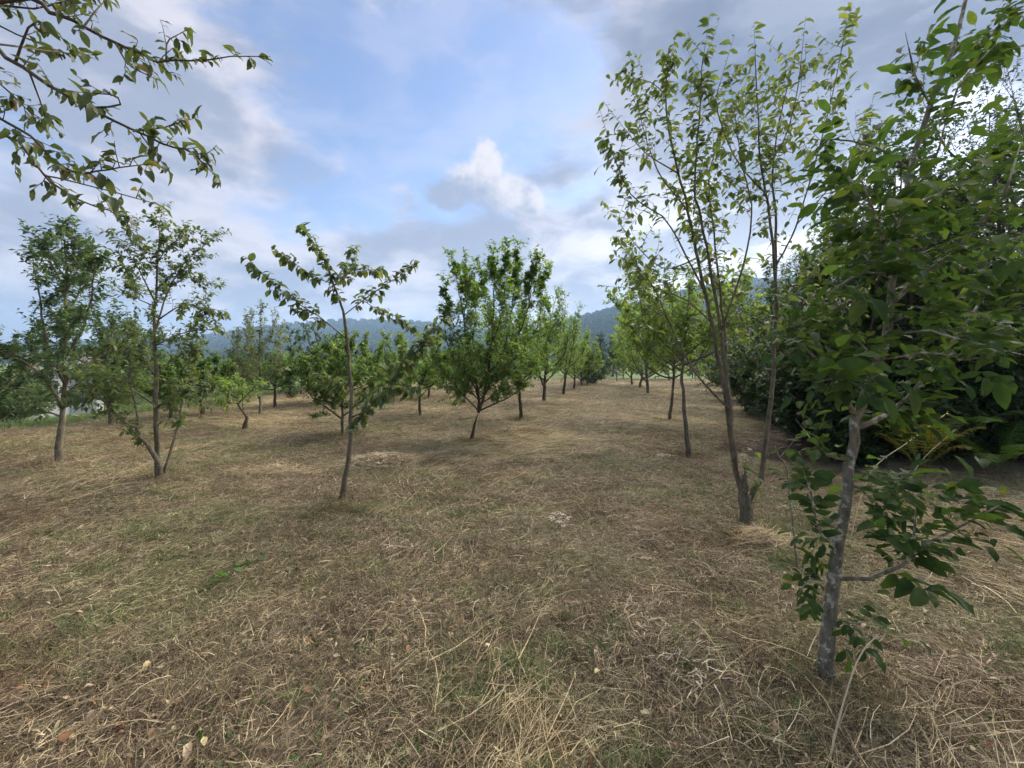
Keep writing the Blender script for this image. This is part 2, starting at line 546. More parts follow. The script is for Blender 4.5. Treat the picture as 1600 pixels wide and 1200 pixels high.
def tree(name, label, cat_, base, limbs, bark, leafmat, twig, leaf, indiv=0, group=None, sub=None, k=7,
         template='mid', shape='oval', own=None, curl=0.25):
    """limbs: list of (pts, r0, r1, kind). twig: dict(n per metre, l0,l1,ang,up,t0). leaf: dict for leaves_on."""
    base = np.asarray(base, float)
    root = thing(name, label, cat_, base, group)
    tw = []
    seen = []
    for pts, r0, r1, kind in limbs:
        pts = np.array(pts, float)
        if seen and kind != 'trunk':
            A_ = np.concatenate(seen)
            dd_ = np.linalg.norm(A_ - pts[0], axis=1)
            if dd_.min() < .45:            # a limb starts on the wood it grows from
                pts[0] = A_[dd_.argmin()]
        ln = np.linalg.norm(np.diff(np.asarray(pts), axis=0), axis=1).sum()
        n = int(np.clip(ln * 9, 6, 26))
        C = curve(pts, n)
        wob = rng.normal(0, 1, C.shape) * min(r0 * 0.25, 0.006)
        wob[0] = wob[-1] = 0
        C = C + wob
        seen.append(curve(C, n * 6))
        s = np.linspace(0, 1, n)
        rad = r0 + (r1 - r0) * s ** 0.85
        if kind == 'trunk':
            rad = rad * (1 + 0.6 * np.exp(-s * ln / 0.08))
            rad *= 1 + rng.normal(0, 0.05, n)
        V, Fs = tubes((C - base)[None], rad[None], k)
        link(kind, np_mesh(kind, V, Fs, bark), root)
        td = dict(twig)
        n_tw = int(round(ln * td['n']))
        if kind == 'trunk':
            t0 = td.get('trunk_t0', 0.5)
            n_tw = int(round(ln * (1 - t0) * td['n']))
        else:
            t0 = td.get('t0', 0.12)
        if n_tw > 0:
            q_ = td['thin'][1] if td.get('thin', ('',))[0] == kind else 1.0
            tw.append(laterals(C, int(n_tw * (1.5 if q_ < 1 else 1)), t0, 1.0, td['l0'] * q_, td['l1'] * q_, td.get('ang', (30, 65)), td.get('up', 0.3)))
        q_ = td['thin'][1] if td.get('thin', ('',))[0] == kind else 1.0
        if td.get('tip', True) and not (kind == 'trunk' and t0 >= 1):
            e = C[-1] - C[-2]
            e = unit(e)
            tw.append((C[-1] + e * np.linspace(0, td['l1'] * 0.5, 5)[:, None])[None])
    TW = np.concatenate(tw) if tw else np.zeros((0, 5, 3))
    allT = [TW]
    if sub:
        S = []
        mlen = np.median(np.linalg.norm(TW[:, -1] - TW[:, 0], axis=1))
        for c in TW:
            f_ = np.clip(np.linalg.norm(c[-1] - c[0]) / mlen, .3, 1.3)
            S.append(laterals(c, sub['n'], 0.15, 1.0, sub['l0'] * f_, sub['l1'] * f_, sub.get('ang', (30, 65)), sub.get('up', 0.25)))
        allT.append(np.concatenate(S))
    tr = twig.get('r', 0.004)
    A = np.concatenate(allT)
    if template == 'far':
        A = A[:, ::2]
    rad = np.concatenate([np.full(len(x), tr * (1 if i == 0 else 0.6)) for i, x in enumerate(allT)])
    V, Fs = tubes(A - base, rad[:, None] * np.linspace(1, 0.45, A.shape[1])[None], 3)
    tag(link('twigs', np_mesh('twigs', V, Fs, bark), root), kind='stuff')
    lv = []
    ld = dict(leaf)
    per0, per1 = ld.pop('per'), ld.pop('per_sub', 0)
    lv.append(leaves_on(TW, per0, **ld))
    if sub:
        lv.append(leaves_on(allT[1], per1, **ld))
    if own is not None:
        lv.append(own)
    p, a, nn, L, W = cat(*lv)
    if indiv:
        px = 800 + F * p[:, 0] / np.maximum(p[:, 1], 0.1)
        py = HZ - F * (p[:, 2] - CAMH) / np.maximum(p[:, 1], 0.1)
        inn = (px > -10) & (px < 1610) & (py > -10) & (py < 1210) & (p[:, 1] > 0.3)
        score = np.where(inn, L / np.maximum(p[:, 1], 0.3), -1)
        o = np.argsort(-score)
        sel = o[:indiv][score[o[:indiv]] > 0]
        leaf_objects(root, p[sel], a[sel], nn[sel], L[sel], W[sel], leafmat, base, shape, curl)
        rest = np.setdiff1d(np.arange(len(p)), sel)
        p, a, nn, L, W = p[rest], a[rest], nn[rest], L[rest], W[rest]
    if len(p):
        tag(link('crown', leaves_mesh('crown', p, a, nn, L, W, near_leaf(curl, 0.15, 0.08, 3, shape=shape) if template == 'near' else leaf_template(template), leafmat, base), root), kind='stuff')
    return root


# ------------------------------------------------------------------ the ground
def gz(x, y):
    x = np.asarray(x, float)
    y = np.asarray(y, float)
    r = np.hypot(x, y)
    z = 0.035 * np.sin(x * 1.1 + 0.6 * y + 0.4) * np.sin(y * 0.8 - 0.3 * x) + 0.02 * np.sin(x * 2.9 + 1.0) * np.sin(y * 2.3 + x)
    z = z * np.clip(r / 3.0, 0.3, 1) * np.clip(60 / np.maximum(r, 1), 0, 1)
    s = np.clip((-x - 10.5) / 7.0, 0, 1)
    z = z - 0.9 * s * s * (3 - 2 * s)
    return z


def gp(px, py, dz=0.0):
    """world point of the ground seen at a photo pixel"""
    Y = CAMH * F / (py - HZ)
    for _ in range(12):
        x = (px - 800) / F * Y
        Y = (CAMH - float(gz(x, Y))) * F / (py - HZ)
    x = (px - 800) / F * Y
    return np.array([x, Y, float(gz(x, Y)) + dz])


def W_(px, py, Y):
    return np.array([(px - 800) / F * Y, Y, CAMH + (HZ - py) / F * Y])


def line(pts, Y, dY=None):
    """photo-pixel polyline -> world polyline at distance Y, with own depth offsets"""
    n = len(pts)
    dY = np.zeros(n) if dY is None else np.linspace(dY[0], dY[1], n) if len(dY) == 2 else np.asarray(dY)
    return np.array([W_(x, y, Y + e) for (x, y), e in zip(pts, dY)])


def axis_coords(lim, fine, step):
    a = list(np.arange(0, fine, step))
    s = step
    while a[-1] < lim:
        s *= 1.22
        a.append(a[-1] + s)
    a[-1] = lim
    return np.array(a)


ax1 = axis_coords(1500, 16, 0.3)
xs = np.concatenate([-ax1[:0:-1], ax1])
ya = axis_coords(1450, 34, 0.3)
yb = axis_coords(60, 4, 0.5)
ys = np.concatenate([-yb[:0:-1], ya])
X, Y = np.meshgrid(xs, ys)
V = np.stack([X, Y, gz(X, Y)], -1).reshape(-1, 3)
nx, ny = len(xs), len(ys)
ii = (np.arange(ny - 1)[:, None] * nx + np.arange(nx - 1)[None]).ravel()
m, t, o = mat('field_soil')
pos = t.new('ShaderNodeNewGeometry').outputs['Position']
big = t.noise(pos, 0.35, 5, 0.6)
med = t.noise(t.v('MULTIPLY', pos, (1.0, 1.6, 1.0)), 1.6, 6, 0.62)
fine = t.noise(pos, 34, 6, 0.7)
c = t.ramp(fine, [(0.28, (.060, .045, .033)), (0.5, (.17, .13, .085)), (0.72, (.38, .305, .19))])
c = t.mix(t.m('MULTIPLY', t.step(med, 0.50, 0.66), 0.55), c, t.ramp(fine, [(0.3, (.075, .09, .03)), (0.7, (.25, .25, .095))]))
c = t.mix(t.m('MULTIPLY', t.step(big, 0.55, 0.75), 0.5), c, t.ramp(fine, [(0.3, (.10, .068, .045)), (0.7, (.26, .18, .11))]))
sp = t.new('ShaderNodeSeparateXYZ')
t.put(sp.inputs[0], pos)
leftg = t.step(t.m('ADD', sp.outputs[0], t.m('MULTIPLY', t.m('SUBTRACT', med, 0.5), 3.0)), -10.0, -12.5)
farg = t.step(sp.outputs[1], 31.0, 34.0)
c = t.mix(t.m('MAXIMUM', leftg, farg), c, t.ramp(fine, [(0.3, (.05, .085, .025)), (0.7, (.13, .18, .06))]))
p = t.new('ShaderNodeBsdfPrincipled')
t.put(p.inputs['Base Color'], c)
p.inputs['Roughness'].default_value = 0.95
p.inputs['Specular IOR Level'].default_value = 0.1
b = t.new('ShaderNodeBump')
b.inputs['Strength'].default_value = 0.9
b.inputs['Distance'].default_value = 0.03
t.put(b.inputs['Height'], t.m('ADD', fine, t.m('MULTIPLY', med, 0.6)))
t.l.new(b.outputs[0], p.inputs['Normal'])
t.l.new(p.outputs[0], o.inputs[0])
tag(link('ground', np_mesh('ground', V, [np.stack([ii, ii + 1, ii + nx + 1, ii + nx], 1)], m)), kind='structure')


# ------------------------------------------------------------------ far hills
def hill(name, prof, crest, foot, back, dens, seed, crown_r):
    r = np.random.default_rng(seed)
    px = np.array([q[0] for q in prof], float)
    py = np.array([q[1] for q in prof], float)
    u = np.linspace(px[0], px[-1], 90)
    top = np.interp(u, px, py)
    top = np.convolve(np.pad(top, 3, 'edge'), np.ones(7) / 7, 'valid')
    vv = np.concatenate([np.linspace(0, 1, 22), np.linspace(1.08, 2, 10)])
    Vv = []
    ridge = np.sin(u * 0.021) * 0.06 + np.sin(u * 0.047 + 1) * 0.035
    for s in vv:
        if s <= 1:
            Yd = foot + (crest - foot) * s
            h = (s ** 1.25) * (1 + ridge * np.sin(np.pi * s) * 2.2)
        else:
            Yd = crest + (back - crest) * (s - 1)
            h = np.full_like(u, max(0, 1 - (s - 1) ** 1.3))
        zc = (HZ - top) / F * crest + CAMH - crown_r * 0.9
        Vv.append(np.stack([(u - 800) / F * Yd, np.full_like(u, Yd), np.maximum(zc, 0) * h - 1.0], -1))
    Vv = np.array(Vv)
    ny_, nx_ = Vv.shape[:2]
    i0 = (np.arange(ny_ - 1)[:, None] * nx_ + np.arange(nx_ - 1)[None]).ravel()
    tag(link(name, np_mesh(name, Vv.reshape(-1, 3), [np.stack([i0, i0 + 1, i0 + nx_ + 1, i0 + nx_], 1)], plain_mat(name + '_soil', (.04, .06, .025)))), kind='structure')
    # scatter points for the wood
    n = dens
    su = r.random(n) * (nx_ - 1.001)
    sv = (r.random(n) ** 0.8) * 23.0
    a, b_ = su.astype(int), sv.astype(int)
    fa, fb = (su - a)[:, None], (sv - b_)[:, None]
    return (Vv[b_, a] * (1 - fa) * (1 - fb) + Vv[b_, a + 1] * fa * (1 - fb) + Vv[b_ + 1, a] * (1 - fa) * fb + Vv[b_ + 1, a + 1] * fa * fb)


def scatter(name, pts, rot, scl, idx, protos):
    """one stuff object: proto meshes instanced on points by geometry nodes"""
    col = bpy.data.collections.new(name + '_pieces')
    for i, me in enumerate(protos):
        ob = bpy.data.objects.new('%s_piece_%02d' % (name, i), me)
        col.objects.link(ob)
    me = bpy.data.meshes.new(name)
    me.vertices.add(len(pts))
    me.vertices.foreach_set('co', np.asarray(pts, np.float32).ravel())
    a = me.attributes.new('rot', 'FLOAT_VECTOR', 'POINT')
    a.data.foreach_set('vector', np.asarray(rot, np.float32).ravel())
    scl = np.asarray(scl, np.float32)
    if scl.ndim == 1:
        scl = np.repeat(scl[:, None], 3, 1)
    a = me.attributes.new('scl', 'FLOAT_VECTOR', 'POINT')
    a.data.foreach_set('vector', scl.ravel())
    a = me.attributes.new('idx', 'INT', 'POINT')
    a.data.foreach_set('value', np.asarray(idx, np.int32))
    ob = link(name, me)
    ng = bpy.data.node_groups.new(name + '_scatter', 'GeometryNodeTree')
    ng.interface.new_socket('Geometry', in_out='INPUT', socket_type='NodeSocketGeometry')
    ng.interface.new_socket('Geometry', in_out='OUTPUT', socket_type='NodeSocketGeometry')
    N = ng.nodes
    gi, go = N.new('NodeGroupInput'), N.new('NodeGroupOutput')
    ci = N.new('GeometryNodeCollectionInfo')
    ci.inputs['Collection'].default_value = col
    ci.inputs['Separate Children'].default_value = True
    ci.inputs['Reset Children'].default_value = True
    ip = N.new('GeometryNodeInstanceOnPoints')
    ip.inputs['Pick Instance'].default_value = True

    def attr(nm, ty):
        nd = N.new('GeometryNodeInputNamedAttribute')
        nd.data_type = ty
        nd.inputs['Name'].default_value = nm
        return nd.outputs['Attribute']
    e2r = N.new('FunctionNodeEulerToRotation')
    L_ = ng.links
    L_.new(attr('rot', 'FLOAT_VECTOR'), e2r.inputs[0])
    L_.new(e2r.outputs[0], ip.inputs['Rotation'])
    L_.new(attr('scl', 'FLOAT_VECTOR'), ip.inputs['Scale'])
    L_.new(attr('idx', 'INT'), ip.inputs['Instance Index'])
    L_.new(ci.outputs[0], ip.inputs['Instance'])
    L_.new(gi.outputs[0], ip.inputs['Points'])
    L_.new(ip.outputs[0], go.inputs[0])
    md = ob.modifiers.new('scatter', 'NODES')
    md.node_group = ng
    return ob


def forest_crown(seed):
    """a lumpy broadleaf crown of leaf-clump faces, unit radius"""
    r = np.random.default_rng(seed)
    n = 260
    dr = unit(r.normal(size=(n, 3)) + [0, 0, 0.35])
    lump = 0.78 + 0.22 * np.sin(dr[:, 0] * 4 + seed) * np.sin(dr[:, 1] * 5 + 2 * seed) + r.normal(0, 0.06, n)
    pos_ = dr * lump[:, None] * [1, 1, 0.95] + [0, 0, 0.75]
    ax_ = unit(np.cross(dr, r.normal(size=(n, 3))))
    L = r.uniform(0.28, 0.5, n)
    T, Fs = leaf_template('far')
    side = unit(np.cross(dr, ax_))
    Vv = pos_[:, None] + (T[None, :, 0:1] - .5) * L[:, None, None] * ax_[:, None] + T[None, :, 1:2] * L[:, None, None] * side[:, None] + T[None, :, 2:3] * .3 * dr[:, None]
    off = (np.arange(n) * 4)[:, None, None]
    return np_mesh('forest_crown', Vv.reshape(-1, 3), [(Fs[0][None] + off).reshape(-1, 3)], M_FOREST, rnd=np.repeat(r.random() * 0.8 + r.random(n) * 0.2, 4), smooth=False)


CROWNS = [forest_crown(i) for i in range(5)]
pts = hill('far_hill', [(-900, 535), (-300, 540), (0, 538), (150, 537), (240, 534), (310, 528), (380, 516), (440, 507), (500, 502), (560, 498), (620, 499), (660, 504), (720, 513), (800, 522), (900, 530), (1050, 540)],
           950, 420, 1380, 11000, 3, 5.0)
n = len(pts)
ob = scatter('far_hill_wood', pts, np.stack([np.zeros(n), np.zeros(n), rng.random(n) * 6.28], 1), rng.uniform(4.0, 7.5, n), rng.integers(0, 5, n), CROWNS)
tag(ob, 'blue hazy woods covering the far ridge beyond the orchard', 'wood', kind='stuff')
pts = hill('near_hill', [(700, 560), (780, 545), (840, 520), (880, 499), (920, 491), (960, 486), (1000, 477), (1060, 456), (1130, 441), (1200, 436), (1270, 440), (1400, 452), (1600, 472), (1900, 490), (2600, 520)],
           640, 260, 1000, 11000, 5, 5.0)
n = len(pts)
ob = scatter('near_hill_wood', pts, np.stack([np.zeros(n), np.zeros(n), rng.random(n) * 6.28], 1), rng.uniform(4.0, 7.2, n), rng.integers(0, 5, n), CROWNS)
tag(ob, 'green woods on the nearer hill behind the right tree row', 'wood', kind='stuff')

# haze
m, t, o = mat('haze_air')
pv = t.new('ShaderNodeVolumePrincipled')
pv.inputs['Color'].default_value = (0.45, 0.68, 1.0, 1)
pv.inputs['Density'].default_value = 0.00048
pv.inputs['Anisotropy'].default_value = 0.2
t.l.new(pv.outputs[0], o.inputs['Volume'])
x0, x1, y0, y1, z0, z1 = -1530, 1530, -80, 1480, -6, 150
V = [(x, y, z) for z in (z0, z1) for y in (y0, y1) for x in (x0, x1)]
hz = tag(link('haze', np_mesh('haze', V, [[(0, 2, 3, 1), (4, 5, 7, 6), (0, 1, 5, 4), (2, 6, 7, 3), (0, 4, 6, 2), (1, 3, 7, 5)]], m, smooth=False)), kind='stuff')


# ------------------------------------------------------------------ mown grass, straw and litter
def blade_batch(r, n, area, length, width, height, tilt, heading=None, spread=3.2, segs=3):
    """n ribbons inside a disc of radius `area`."""
    ang = r.random(n) * 6.283
    rad = area * np.sqrt(r.random(n))
    p0 = np.stack([rad * np.cos(ang), rad * np.sin(ang), np.full(n, -0.004)], 1)
    L = r.uniform(length[0], length[1], n)
    hd = (0 if heading is None else heading) + (r.random(n) - .5) * 2 * spread if spread > 3 else r.normal(0, spread, n)
    el = np.radians(r.uniform(tilt[0], tilt[1], n))
    wd = r.uniform(width[0], width[1], n)
    bend = r.normal(0, 0.35, n)
    pts_ = [p0 + [0, 0, 1] * r.uniform(height[0], height[1], n)[:, None]]
    for s in range(segs - 1):
        h2 = hd + bend * (s - .5) * 0.6
        e2 = el * (1 - 0.55 * s / max(1, segs - 2)) if tilt[1] > 30 else el * (1 - 1.1 * s / max(1, segs - 2))
        dv = np.stack([np.cos(h2) * np.cos(e2), np.sin(h2) * np.cos(e2), np.sin(e2)], 1)
        pts_.append(pts_[-1] + dv * (L / (segs - 1))[:, None])
    P = np.stack(pts_, 1)
    P[:, :, 2] = np.maximum(P[:, :, 2], 0.001)
    tn = unit(np.gradient(P, axis=1))
    rv = unit(r.normal(0, .55, (n, 1, 3)) + (UP if tilt[1] <= 30 else np.stack([np.cos(hd), np.sin(hd), 0 * hd], 1)[:, None, :]))
    sd_ = unit(np.cross(tn, rv))
    tp = np.linspace(1, 0.35, segs)[None, :, None]
    A = P - sd_ * wd[:, None, None] * .5 * tp
    B = P + sd_ * wd[:, None, None] * .5 * tp
    Vv = np.stack([A, B], 2).reshape(n, -1, 3)
    off = (np.arange(n) * segs * 2)[:, None, None]
    q = np.array([[2 * i, 2 * i + 1, 2 * i + 3, 2 * i + 2] for i in range(segs - 1)])
    return Vv.reshape(-1, 3), (q[None] + off).reshape(-1, 4), np.repeat(r.random(n), segs * 2)


def straw_mat(name, stops, green=0.0, greencol=None, gain=(1.28, 1.30, 1.30)):
    gn = lambda c_: tuple(min(.8, q_ * g_) for q_, g_ in zip(c_, gain))
    stops = [(p_, gn(c_)) for p_, c_ in stops]
    greencol = greencol and tuple(gn(c_) for c_ in greencol)
    m, t, o = mat(name)
    a = t.new('ShaderNodeAttribute', attribute_name='rnd').outputs['Fac']
    r = t.m('MULTIPLY', t.new('ShaderNodeObjectInfo').outputs['Random'], 0.35)
    x = t.m('FRACT', t.m('ADD', a, r))
    c = t.ramp(x, stops)
    pos = t.new('ShaderNodeNewGeometry').outputs['Position']
    patch = t.noise(t.v('MULTIPLY', pos, (1.0, 1.7, 0.2)), 0.55, 5, 0.62)
    if greencol:
        gsel = t.m('MULTIPLY', t.step(patch, 0.44, 0.62), green)
        c = t.mix(gsel, c, t.ramp(x, [(0, greencol[0]), (1, greencol[1])]))
    c = t.mix(t.m('MULTIPLY', t.step(t.noise(pos, 0.9, 4, 0.6), 0.52, 0.68), 0.55), c, t.mix(1.0, c, (0.66, 0.52, 0.44, 1), 'MULTIPLY'))
    lump = t.noise(t.v('MULTIPLY', pos, (1.0, 2.2, 0.2)), 2.4, 5, 0.65)
    c = t.mix(1.0, c, t.ramp(lump, [(0.32, (.62, .58, .54)), (0.5, (1.0, .99, .97)), (0.7, (1.22, 1.2, 1.14))]), 'MULTIPLY')
    p = t.new('ShaderNodeBsdfPrincipled')
    t.put(p.inputs['Base Color'], c)
    p.inputs['Roughness'].default_value = 0.6
    p.inputs['Specular IOR Level'].default_value = 0.25
    tr = t.new('ShaderNodeBsdfTranslucent')
    t.put(tr.inputs['Color'], c)
    mx = t.new('ShaderNodeMixShader')
    mx.inputs[0].default_value = 0.25
    t.l.new(p.outputs[0], mx.inputs[1])
    t.l.new(tr.outputs[0], mx.inputs[2])
    t.l.new(mx.outputs[0], o.inputs[0])
    return m


M_STUB = straw_mat('stubble', [(0, (.055, .040, .030)), (.35, (.12, .090, .060)), (.65, (.24, .185, .11)), (.88, (.40, .32, .19)), (1, (.20, .20, .09))],
                   0.5, ((.085, .10, .04), (.27, .28, .13)))
M_STRAW = straw_mat('straw', [(0, (.16, .115, .07)), (.35, (.34, .26, .145)), (.75, (.50, .41, .245)), (1, (.62, .54, .36))])
M_STUB2 = straw_mat('straw_bits', [(0, (.075, .054, .040)), (.35, (.17, .125, .085)), (.68, (.31, .245, .155)), (.9, (.50, .42, .28)), (1, (.28, .16, .09))],
                    0.4, ((.14, .14, .055), (.38, .37, .18)))
M_GREEN = straw_mat('green_grass', [(0, (.06, .10, .03)), (.6, (.11, .165, .05)), (1, (.20, .23, .09))])

r_ = np.random.default_rng(21)
stub = []
for i in range(6):
    v1, f1, a1 = blade_batch(r_, 150, 0.24, (.03, .085), (.002, .0042), (0, 0.01), (15, 80), spread=3.2)
    v2, f2, a2 = blade_batch(r_, 70, 0.26, (.05, .16), (.002, .004), (0, 0.025), (-4, 25), spread=3.2)
    stub.append(np_mesh('stubble', np.vstack([v1, v2]), [np.vstack([f1, f2 + len(v1)])], M_STUB, rnd=np.concatenate([a1, a2]), smooth=False))
straw = []
for i in range(6):
    v1, f1, a1 = blade_batch(r_, 36, 0.28, (.14, .46), (.0022, .0046), (0.0, 0.05), (-6, 14), heading=0, spread=0.42, segs=4)
    v2, f2, a2 = blade_batch(r_, 26, 0.3, (.06, .2), (.002, .005), (0, 0.04), (-5, 25), spread=3.2, segs=3)
    straw.append(np_mesh('straw', np.vstack([v1, v2]), [np.vstack([f1, f2 + len(v1)])], M_STRAW, rnd=np.concatenate([a1, a2]), smooth=False))
frag = []
for i in range(6):
    v1, f1, a1 = blade_batch(r_, 85, 0.26, (.02, .09), (.0022, .0055), (0.0, 0.035), (-8, 25), spread=3.2, segs=3)
    v2, f2, a2 = blade_batch(r_, 7, 0.26, (.1, .3), (.002, .004), (0, 0.04), (-5, 25), spread=3.2, segs=4)
    frag.append(np_mesh('straw_bits', np.vstack([v1, v2]), [np.vstack([f1, f2 + len(v1)])], M_STUB2, rnd=np.concatenate([a1, a2]), smooth=False))
greenm = []
for i in range(4):
    v1, f1, a1 = blade_batch(r_, 46, 0.09, (.05, .15), (.003, .0055), (0, 0.0), (35, 85), spread=3.2)
    greenm.append(np_mesh('grass_tuft', v1, [f1], M_GREEN, rnd=a1, smooth=False))


def field_points(rho, y0, y1, seed, wide=1.32, xmin=-11.5):
    """random field points; rho(y) is the density per square metre"""
    r = np.random.default_rng(seed)
    yy = np.linspace(y0, y1, 800)
    wgt = rho(yy) * 2 * (yy * wide + 0.6)
    n = int(np.trapezoid(wgt, yy)) if hasattr(np, 'trapezoid') else int(np.trapz(wgt, yy))
    cdf = np.cumsum(wgt)
    y = np.interp(r.random(n), cdf / cdf[-1], yy)
    x = (r.random(n) * 2 - 1) * (y * wide + 0.6)
    k = x > xmin + np.sin(y * 0.7) * 0.7
    return x[k], y[k]


def heading(x, y):
    return 0.62 - 0.30 * x + 0.5 * np.sin(x * 0.9 + y * 0.7) + 0.4 * np.sin(y * 1.3 + 1)


TRUNKS = [gp(1290, 1062), gp(1166, 824), gp(534, 784), gp(251, 750), gp(92, 724), gp(738, 690), gp(1077, 715), gp(1046, 660), gp(815, 655), gp(536, 681)]


def ring(n, seed, rad):
    r = np.random.default_rng(seed)
    a = r.random((len(TRUNKS), n)) * 6.283
    q = rad * np.sqrt(r.random((len(TRUNKS), n))) + .07
    c = np.array(TRUNKS)
    return (c[:, :1] + q * np.cos(a)).ravel(), (c[:, 1:2] + q * np.sin(a)).ravel()


# stubble: dense near, thinning (and growing) with distance
x, y = field_points(lambda y: 46 / (1 + (y / 8.5) ** 1.7), 0.9, 36, 31)
xr, yr = ring(14, 5, .2)
x, y = np.concatenate([x, xr]), np.concatenate([y, yr])
n = len(x)
s = np.clip(0.85 + y / 22, 0.85, 2.0) * r_.uniform(0.75, 1.2, n)
zs = s / np.clip(0.85 + y / 22, 0.85, 2.0)
zs[-len(xr):] *= 1.9
s[-len(xr):] *= .6
tag(scatter('mown_grass', np.stack([x, y, gz(x, y)], 1), np.stack([np.zeros(n), np.zeros(n), r_.random(n) * 6.28], 1),
            np.stack([s, s, zs], 1), r_.integers(0, 6, n), stub), 'short brown mown grass covering the orchard floor', 'grass', kind='stuff')
x, y = field_points(lambda y: 38 / (1 + (y / 8.0) ** 1.7), 0.9, 34, 33)
# swathes: keep the lying straw in bands
band = np.sin(x * 1.25 + 0.35 * y + 1.2 * np.sin(y * 0.55)) + 0.7 * np.sin(x * 0.6 - y * 0.9 + 2) + r_.normal(0, 0.55, len(x))
inb = (band > 0.95) & (r_.random(len(x)) < np.where(y < 2.8, .26, .66))
n = len(x)
s = np.clip(0.8 + y / 26, 0.8, 1.8) * r_.uniform(0.7, 1.25, n)
tag(scatter('lying_straw', np.stack([x, y, gz(x, y) + 0.012], 1), np.stack([r_.normal(0, .05, n), r_.normal(0, .05, n), heading(x, y) + r_.normal(0, .45, n)], 1),
            s, r_.integers(0, 6, n) + np.where(inb, 6, 0), frag + straw), 'pale cut hay stalks lying in swathes on the grass', 'straw', kind='stuff')
x, y = field_points(lambda y: 38 / (1 + (y / 6.0) ** 2), 1.0, 30, 37)
k = (np.sin(x * 1.7 + 0.5) * np.sin(y * 1.1 + x * 0.4) + r_.normal(0, .5, len(x))) > 0.15
x, y = x[k], y[k]
n = len(x)
tag(scatter('green_grass', np.stack([x, y, gz(x, y)], 1), np.stack([np.zeros(n), np.zeros(n), r_.random(n) * 6.28], 1),
            r_.uniform(.5, 1.0, n), r_.integers(0, 4, n), greenm), 'sparse green grass blades regrowing through the hay', 'grass', kind='stuff')
# green verge along the left side of the field and beyond the fence
x = r_.uniform(-34, -10.6, 9000)
y = r_.uniform(7, 34, 9000)
n = len(x)
tag(scatter('verge_grass', np.stack([x, y, gz(x, y)], 1), np.stack([np.zeros(n), np.zeros(n), r_.random(n) * 6.28], 1),
            r_.uniform(1.2, 2.6, n), r_.integers(0, 4, n), greenm), 'lush green grass along the left edge of the field', 'grass', kind='stuff')

# ================================================================== TREES
TW_FINE = dict(n=9, l0=.18, l1=.45, ang=(25, 60), up=.35, r=.0035)


def gen_limbs(base, H, Wd, clear=0.28, ns=6, r0=0.05, lean=(0, 0), up=0.5, leader=0.8, seed=0, e0=0.62):
    r = np.random.default_rng(seed + 100)
    base = np.asarray(base, float)
    top = base + [lean[0] * H, lean[1] * H, H * leader]
    mid = base + [lean[0] * H * .3 + r.normal(0, .02) * H, lean[1] * H * .3 + r.normal(0, .02) * H, H * clear]
    mid2 = base + [lean[0] * H * .6 + r.normal(0, .03) * H, lean[1] * H * .6 + r.normal(0, .03) * H, H * (clear + leader) / 2]
    b0 = base - [0, 0, 0.06]
    out = [(np.array([b0, mid, mid2, top]), r0, r0 * .18, 'trunk')]
    C = curve([b0, mid, mid2, top], 30)
    az0 = r.random() * 6.28
    for i in range(ns):
        f = i / max(ns - 1, 1)
        tt = clear / leader * 0.95 + f * (e0 - clear / leader) if ns > 1 else .4
        p = C[int(np.clip(tt, 0.02, .95) * 29)]
        az = az0 + i * 2.4 + r.normal(0, .25)
        reach = Wd / 2 * (1 - .35 * f) * r.uniform(.8, 1.12)
        rise = (H - (p - base)[2]) * r.uniform(.55, .98) * (0.55 + .45 * up)
        hd = np.array([math.cos(az), math.sin(az), 0])
        q1 = p + hd * reach * .45 + UP * rise * .22
        q2 = p + hd * reach * .82 + UP * rise * .55
        q3 = p + hd * reach + UP * rise
        out.append((np.array([p, q1 + r.normal(0, .05, 3), q2 + r.normal(0, .06, 3), q3]), r0 * (.55 - .2 * f), r0 * .1, 'branch'))
    return out


def orchard(name, label, px, py, top, wpx, leafmat, seed, bark=B_GREY, clear=.28, ns=6, r0=.05, per=7, sub_n=4, group=None,
            lean=(0, 0), up=.55, L=.062, tw_n=6.0, template='far', leader=.82, e0=.62, twl=(.25, .6), Y=None):
    base = gp(px, py) if Y is None else np.array([(px - 800) / F * Y, Y, float(gz((px - 800) / F * Y, Y))])
    H = (py - top) / F * base[1] if Y is None else CAMH + (HZ - top) / F * Y - base[2]
    Wd = wpx / F * base[1]
    limbs = gen_limbs(base, H * .9, Wd * .9, clear, ns, r0, lean, up, leader, seed, e0)
    sc_ = max(H / 4.0, .5)
    return tree(name, label, 'tree', base, limbs, bark, leafmat,
                dict(n=tw_n / sc_, l0=twl[0] * sc_, l1=twl[1] * sc_, ang=(25, 65), up=.4, r=.005 * sc_, t0=.15, trunk_t0=max(.3, clear + .1)),
                dict(per=per + 2, per_sub=per + 3, L=L * 1.12), sub=dict(n=sub_n + 1, l0=.16 * sc_, l1=.40 * sc_, up=.25), group=group, k=6, template=template)


